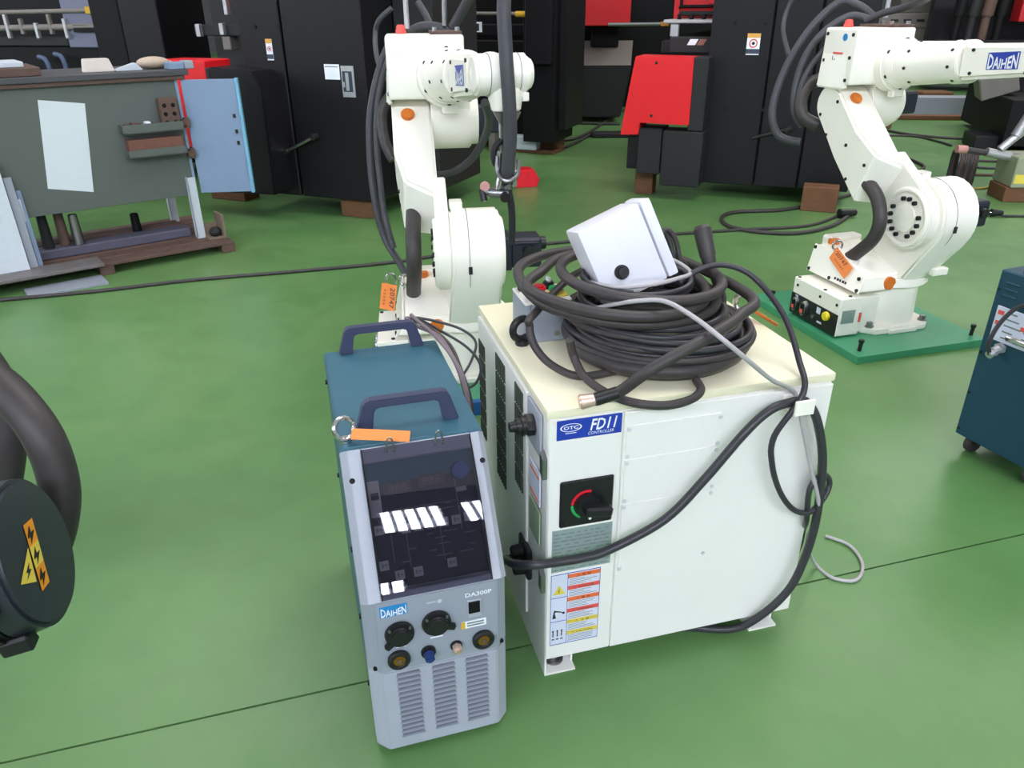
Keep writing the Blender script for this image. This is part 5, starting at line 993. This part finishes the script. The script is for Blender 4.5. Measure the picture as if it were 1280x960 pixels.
# far-left machine above the bench
b0 = machine('press_brake', 'dark press brake with steel rods above the bench at the top left', W(125, 60, 6.4), -12); b0.location.z = 0
bpart(b0, 'bed', (-1.6, 0.05, 0.12), (0.05, 0.5, 0.97), BLKD); bpart(b0, 'side_frame', (0.06, -0.1, 0.12), (0.30, 0.5, 2.4), BLKD); bpart(b0, 'side_frame', (0.305, -0.1, 0.12), (0.62, 0.5, 2.4), BLKM); bpart(b0, 'rear_wall', (-2.2, 0.6, 0.12), (0.5, 0.7, 2.4), BLKD)
for (z, r_) in ((1.225, 0.016), (1.115, 0.022)): MB().cyl((-1.6, 0.02, z - 0.02), (0.06, 0.02, z), r_, n=14).build('guide_rod', MACHGREY, b0)
bpart(b0, 'die_rail', (-1.5, 0.04, 0.975), (-0.30, 0.2, 1.04), BLKM2)
for k in range(5): bpart(b0, 'die_clip', (-0.80 + k * 0.13, -0.005, 1.03 + 0.03 * (k % 2)), (-0.775 + k * 0.13, 0.03, 1.20 - 0.03 * (k % 3)), SILVER if k % 2 == 0 else MACHGREY, 0.004)
bpart(b0, 'blue_panel', (-0.29, 0.03, 0.965), (0.055, 0.06, 1.40), mat('panel_bluegrey', (112, 114, 136), .4)); bpart(b0, 'panel_bar', (-0.20, 0.0, 1.075), (0.05, 0.03, 1.125), BLKD, 0.003); bpart(b0, 'yellow_mark', (-0.06, 0.0, 1.20), (0.0, 0.03, 1.25), mat('stop_yellow', (206, 160, 40), .5), 0.003)
for (x, z0, z1) in ((-0.55, 0.70, 0.90), (-0.40, 0.70, 0.92)): MB().tube([(x, -0.02, z1), (x + 0.08, -0.04, z1 - 0.03), (x + 0.10, -0.04, z0)], 0.018, 8).build('air_hose', mat('hose_blue', (70, 84, 112), .5), b0)
# middle machine behind the rear robot
b3 = machine('press_brake', 'black machine with a thin rod and yellow stops behind the rear robot', (0.392, 7.12), -24)
bpart(b3, 'side_frame', (-0.30, 0.0, 0.12), (0.0, 0.5, 2.4), BLKD); bpart(b3, 'side_frame', (-0.02, 0.12, 0.22), (0.06, 0.6, 2.4), BLKM)
bpart(b3, 'bed', (-2.4, 0.25, 0.12), (-0.3, 0.8, 0.95), BLKD); bpart(b3, 'rear_wall', (-2.6, 0.9, 0.12), (-0.2, 1.0, 2.4), BLKD); bpart(b3, 'upper_beam', (-2.4, 0.5, 0.98), (-0.3, 0.7, 1.08), BLKM); bpart(b3, 'side_pad', (-0.26, -0.06, 0.78), (-0.02, 0.0, 2.3), BLKM)
MB().cyl((-2.2, 0.1, 1.19), (-0.05, -0.03, 1.17), 0.014, n=12).build('guard_rod', MACHGREY, b3)
for x in (-1.62, -1.48, -0.36): MB().cyl((x, 0.1 - 0.06 * (x + 2.2) , 1.187 - 0.0093 * (x + 2.2)), (x + 0.10, 0.1 - 0.06 * (x + 2.3), 1.186 - 0.0093 * (x + 2.2)), 0.024, n=12).build('yellow_stop', mat('stop_yellow', (206, 160, 40), .5), b3)
for (x, z0, z1) in ((-1.12, 1.18, 1.4), (-1.08, 0.99, 1.07)): MB().cyl((x, 0.1, z0), (x, 0.1, z1), 0.035, 0.03, n=14, bev=0.006).build('red_knob', RED, b3)
decal((-0.92, 0.245, 1.02), FX, FZ, 0.11, 0.085, PRINTW, b3, 'white_sticker'); decal((-0.90, 0.244, 1.03), FX, FZ, 0.06, 0.06, mat('notice_dark', (52, 62, 76), .4), b3, 'sticker_field')
for k, x in enumerate((-0.95, -0.70)): bpart(b3, 'support_leg', (x, 0.1, 0.0), (x + 0.07, 0.2, 0.45), MACHGREY)
wood_block(FL(665, 192) + Vector((0, 0.1, 0)), -24, 0.50, 0.14, 0.03, 'long wooden plank on the floor under the middle machine')
wood_block(FL(690, 188), -24, 0.20, 0.14, 0.12, 'dark wooden block under the middle machine')
o = MB().box((-0.12, -0.06, 0), (0.12, 0.06, 0.12), 0.004).build('white_block', PANELW); o.location = FL(655, 190) + Vector((0.02, 0.0, 0.03)); o.rotation_euler = (0, 0, R(-24)); tag(o, 'pale concrete block beside the wooden plank under the middle machine', 'block')
o = thing('red_box', 'small red pointed box on the floor behind the torch', 'box', FL(657, 232), 12)
MB().hull([(-0.09, -0.07, 0), (0.07, -0.07, 0), (-0.09, 0.07, 0), (0.07, 0.07, 0), (0.10, -0.05, 0.05), (0.10, 0.05, 0.05), (-0.09, -0.07, 0.13), (0.05, -0.07, 0.13), (-0.09, 0.07, 0.13), (0.05, 0.07, 0.13)], 0.006).build('case', REDB, o)
# far grey machine with red box
b4 = machine('press_brake', 'far grey based machine with a red upper box between the press brakes', (0.63, 9.40), -3)
MB().prism([(0.0, 0.06), (0.66, 0.06), (0.76, 0.62), (0.0, 0.62)], 'y', 0, 0.5, 0.01).build('base', BLKM2, b4)
MB().hull([(0.0, 0.0, 0.62), (0.75, 0.0, 0.62), (0.0, 0.45, 0.86), (0.80, 0.45, 0.86), (0, .5, .62), (0.75, .5, .62), (0, .5, .86), (.8, .5, .86)]).build('sloped_table', MACHGREY, b4, sm=False)
bpart(b4, 'red_box', (0.17, -0.05, 1.03), (0.71, 0.3, 2.2), RED); bpart(b4, 'dark_column', (0.30, 0.3, 0.8), (0.62, 0.7, 2.2), BLKD); bpart(b4, 'side_frame', (-0.4, 0.35, 0.06), (0.1, 1.0, 2.2), BLKD); bpart(b4, 'rear_wall', (-0.4, 1.0, 0.06), (2.4, 1.2, 2.3), BLKD)
bpart(b4, 'steel_post', (0.12, 0.2, 0.86), (0.16, 0.25, 1.1), MACHGREY)
# far right machines
b5 = machine('press_brake', 'far black machine with a red panel at the top right', W(1215, 98, 12.5), -12)
b5.location.z = 0
bpart(b5, 'body', (-0.60, 0.0, 0.12), (3.2, 0.8, 0.70), BLKD); bpart(b5, 'rear_wall', (-0.55, 0.8, 0.12), (3.2, 1.0, 2.4), BLKM); bpart(b5, 'red_panel', (0.35, -0.25, 0.98), (1.5, 0.1, 2.2), mat('dark_red_paint', (190, 28, 36), .45)); bpart(b5, 'bench_shelf', (-0.6, -0.3, 0.66), (3.0, 0.2, 0.74), BLKM)
for k in range(4): MB().cyl((-0.42 + k * 0.19, -0.1, 0.74), (-0.42 + k * 0.19, -0.1, 1.06 + 0.05 * (k % 2)), 0.06, n=14).cyl((-0.42 + k * 0.19, -0.1, 1.05), (-0.40 + k * 0.19, -0.1, 1.40), 0.085, n=14, bev=0.01).build('tool_holder', (BLKD, BLKM2, RUST, BLKD)[k], b5)
b6 = machine('control_cabinet', 'far grey cabinet with small handles at the top right behind the robot forearm', W(1105, 104, 14.3), -8, 'cabinet')
b6.location.z = 0
bpart(b6, 'body', (-0.3, 0, 0.05), (0.80, 0.7, 1.0), MACHGREY); bpart(b6, 'drawer_front', (-0.25, -0.02, 0.86), (1.0, 0.0, 1.08), MACHGREY); bpart(b6, 'top_box', (0.05, 0.1, 1.09), (1.1, 0.7, 1.6), mat('cabinet_olive', (108, 104, 96), .5))
for k in range(5): bpart(b6, 'handle', (-0.10 + k * 0.21, -0.05, 0.96), (0.02 + k * 0.21, -0.02, 0.99), BLKM2, 0.005)
# low stand right with plank and grey box
b7 = machine('machine_stand', 'black low machine stand at the right edge behind the torch', W(1262, 170, 7.2), -15, 'machine'); b7.location.z = 0
bpart(b7, 'body', (-0.05, 0, 0.05), (1.6, 0.9, 0.45), BLKD); bpart(b7, 'foot', (-0.25, 0.1, 0.0), (0.0, 0.5, 0.12), BLKM)
bpart(b7, 'rear_body', (0.05, 0.9, 0.05), (1.8, 1.9, 0.8), BLKD)
o = MB().box((-0.16, -0.12, -0.10), (0.16, 0.12, 0.10), 0.01).build('grey_case', MACHGREY); o.matrix_world = Matrix.Translation(W(1245, 104, 7.7)) @ Matrix.Rotation(R(-20), 4, 'Y') @ Matrix.Rotation(R(-15), 4, 'Z'); tag(o, 'tilted grey brown case on the black machine stand at right', 'case')
o = MB().box((-0.75, -0.06, 0.0), (0.75, 0.06, 0.05), 0.006).build('timber_beam', WOOD); o.location = W(1190, 124, 9.4); o.location.z = 0; o.rotation_euler = (0, 0, R(-8)); tag(o, 'reddish timber beam on the floor at far right', 'timber')
o = MB().box((-0.6, -0.1, 0), (0.6, 0.1, 0.22), 0.01).build('grey_bar', GREY2); o.location = W(1190, 118, 9.8); o.location.z = 0.0; o.rotation_euler = (0, 0, R(-8)); tag(o, 'grey metal box section lying behind the far timber beam', 'bar')
o = MB().box((-0.2, -0.15, 0), (0.2, 0.15, 0.2), 0.01).build('wood_block', WOOD); o.location = W(1167, 112, 10.6); o.location.z = 0; tag(o, 'dark wooden block under the far cabinet at right', 'wood block', 'wooden blocks under the machines')
o = MB().box((-0.12, -0.1, 0), (0.12, 0.1, 0.08), 0.01).build('wood_block', WOOD); o.location = W(1100, 136, 8.8); o.location.z = 0; tag(o, 'small dark block on the floor behind the right robot elbow', 'wood block', 'wooden blocks under the machines')
for xx in range(3):
    o = machine('machine_tool', ['dark far machine tool left of the red box machine', 'dark far machine tool behind the red apron', 'far dark machine tool near the grey cabinet'][xx], ((-1.5, 12.5), (2.6, 13.0), (6.2, 21.0))[xx], -10, 'machine')
    bpart(o, 'body', (-1.5, 0, 0.1), (1.4, 1.2, 1.0), BLKD); bpart(o, 'upper_body', (-1.4, 0.3, 1.0), (1.3, 1.2, 2.4), BLKM)

# ================================================================== right: reel, torch, labelled box, plugs
rl = thing('cable_bundle', 'upright bundle of black and brown cable behind the right robot', 'cable bundle', FL(1199, 232), 0)
for k in range(9):
    x = -0.07 + 0.0165 * k
    MB().tube([(x, -0.04 + 0.01 * (k % 2), 0.012), (x - 0.004, -0.05, 0.13), (x + 0.004, -0.02, 0.24), (x, 0.05, 0.245), (x + 0.004, 0.07, 0.13), (x, 0.06, 0.012)], 0.0105, 8).build('winding', (CABLEBLK, RUST, RUBBER)[k % 3], rl)
tr = thing('spare_torch', 'silver welding torch assembly lying at the right edge', 'welding torch', W(1240, 190, 5.35), 0)
tr.location.z = 0.0
def TW(px, py, Y=5.35): return W(px, py, Y) - tr.location
MB().tube([TW(1207, 187), TW(1225, 190), TW(1235, 191)], 0.020, 12).build('grip', RUBBER, tr); MB().tube([TW(1196, 186), TW(1208, 187)], 0.026, 12).build('pink_cap', mat('pink_cap', (196, 140, 132), .5), tr)
MB().tube([TW(1233, 190), TW(1262, 196)], 0.030, 12).build('sleeve', SILVER, tr); MB().tube([TW(1245, 192), TW(1300, 200)], 0.022, 12).build('tube', STEEL, tr)
MB().tube([TW(1250, 187), TW(1266, 174), TW(1285, 160)], 0.026, 12).build('bracket_arm', SILVER, tr); MB().cyl(TW(1270, 170), TW(1290, 140), 0.035, n=14).build('bracket', SILVER, tr)
MB().tube([TW(1284, 196), TW(1300, 230), (TW(1310, 260).x, TW(1310, 260).y, 0.02)], 0.02, 10).build('stand_leg', STEEL, tr)
yb = thing('labelled_box', 'pale green grey box with yellow label on a wooden block at the right edge', 'box', FL(1275, 250), -8)
MB().box((-0.13, -0.1, 0.10), (0.35, 0.2, 0.30), 0.006).build('case', mat('box_greengrey', (150, 156, 130), .5), yb)
decal((-0.12, -0.1005, 0.13), FX, FZ, 0.11, 0.06, STKY, yb, 'yellow_label'); decal((0.01, -0.1005, 0.15), FX, FZ, 0.06, 0.06, PRINTG, yb, 'grey_label')
MB().box((-0.15, -0.08, 0.0), (0.32, 0.18, 0.10), 0.005).build('wooden_base', WOOD, yb)
pg = thing('power_plug', 'black power plug with bare pins lying on the floor at right', 'plug', FL(1243, 271), -5)
MB().cyl((-0.03, 0, 0.026), (0.045, 0, 0.024), 0.026, 0.016, n=16, bev=0.003).build('plug_body', BLACK, pg)
for (y, z) in ((-0.012, 0.03), (0.012, 0.03), (0, 0.014)): MB().cyl((-0.028, y, z), (-0.055, y, z), 0.004, n=8).build('pin', CHROME, pg)
cable('floor_cable', [FL(1252, 270, .014), FL(1265, 270, .008), FL(1285, 270, .008), FL(1320, 268, .008)], 0.008, CABLEBLK, 'black lead of the plug running off to the right')
# floor cables
cable('floor_cable', [FL(-30, 379, .009), FL(0, 375, .009), FL(120, 364, .009), FL(240, 350, .009), FL(360, 340, .009), FL(480, 329, .009), FL(560, 318, .009), FL(700, 303, .009), FL(850, 292, .009), FL(930, 287, .009), FL(1010, 282, .009), FL(1050, 268, .012)], 0.009, RUBBER, 'long black cable running across the floor behind the controller')
cable('floor_cable', [FL(1060, 270, .012), FL(1040, 282, .012), FL(1000, 291, .012), FL(950, 290, .012), FL(912, 283, .012), FL(902, 272, .012), FL(920, 265, .012), FL(980, 262, .012), FL(1030, 252, .012), FL(1075, 240, .012)], 0.012, RUBBER, 'black cable lying in a flat loop left of the right robot')
o = MB().cyl((-0.06, 0, 0.03), (0.06, 0, 0.03), 0.03, 0.022, n=16, bev=0.004).build('cable_connector', BLACK); o.location = FL(1058, 272); o.rotation_euler = (0, 0, R(12)); tag(o, 'black cable connector at the end of the floor loop by the right robot', 'connector')
wood_block(FL(1022, 262), PY, 0.22, 0.14, 0.16, 'wooden block behind the cable loop under the right press brake')
cable('floor_cable', [FL(1085, 158, .012), FL(1130, 167, .012), FL(1180, 172, .012), FL(1240, 175, .012), FL(1300, 180, .012)], 0.013, RUBBER, 'upper of two black cables crossing the far right floor')
cable('floor_cable', [FL(1088, 169, .012), FL(1140, 170, .012), FL(1170, 176, .012), FL(1190, 182, .012)], 0.010, RUBBER, 'lower of two black cables crossing the far right floor')
cable('floor_cable', [FL(1092, 182, .012), FL(1110, 188, .012), FL(1140, 200, .012), FL(1155, 208, .012), FL(1148, 214, .012), FL(1130, 222, .012)], 0.012, RUBBER, 'black cable bending beside the right robot arm')
cable('floor_cable', [FL(1093, 185, .012), FL(1115, 197, .012), FL(1140, 209, .012), FL(1135, 218, .012)], 0.009, RUBBER, 'thin black cable curving inside the bent cable by the right robot')
for k, (y0, y1, m) in enumerate(((200, 202, RUBBER), (208, 211, CABLEBLK), (218, 219, RUST))):
    cable('floor_cable', [FL(1210, y0, .012), FL(1230, (y0 + y1) / 2, .012), FL(1262, y1, .012)], 0.010, m, ('uppermost', 'middle', 'lowest brown')[k] + ' cable between the cable bundle and the labelled box')
cable('floor_cable', [FL(1205, 236, .009), FL(1230, 235, .009), FL(1255, 230, .009), FL(1290, 255, .009)], 0.007, mat('cable_yellow', (170, 150, 60), .5), 'thin yellowish cable on the floor by the labelled box')
cable('floor_cable', [FL(690, 152, .014), FL(720, 154, .014), FL(775, 155, .014)], 0.014, RUBBER, 'far straight cable between the middle and right machines')
cable('floor_cable', [FL(690, 176, .014), FL(715, 174, .014), FL(735, 166, .014), FL(755, 153, .014), FL(775, 142, .014)], 0.014, RUBBER, 'cable climbing away diagonally between the machines')
cable('floor_cable', [FL(690, 183, .014), FL(705, 184, .014), FL(722, 177, .014), FL(740, 168, .014), FL(760, 166, .014), FL(785, 168, .014)], 0.014, RUBBER, 'near bent cable between the middle and right machines')
o = MB().box((-0.20, -0.08, 0), (0.2, 0.08, 0.05), 0.01).build('foot_pedal', BLKM2); o.location = FL(763, 171); tag(o, 'flat black foot pedal beside the red-covered press brake', 'pedal')
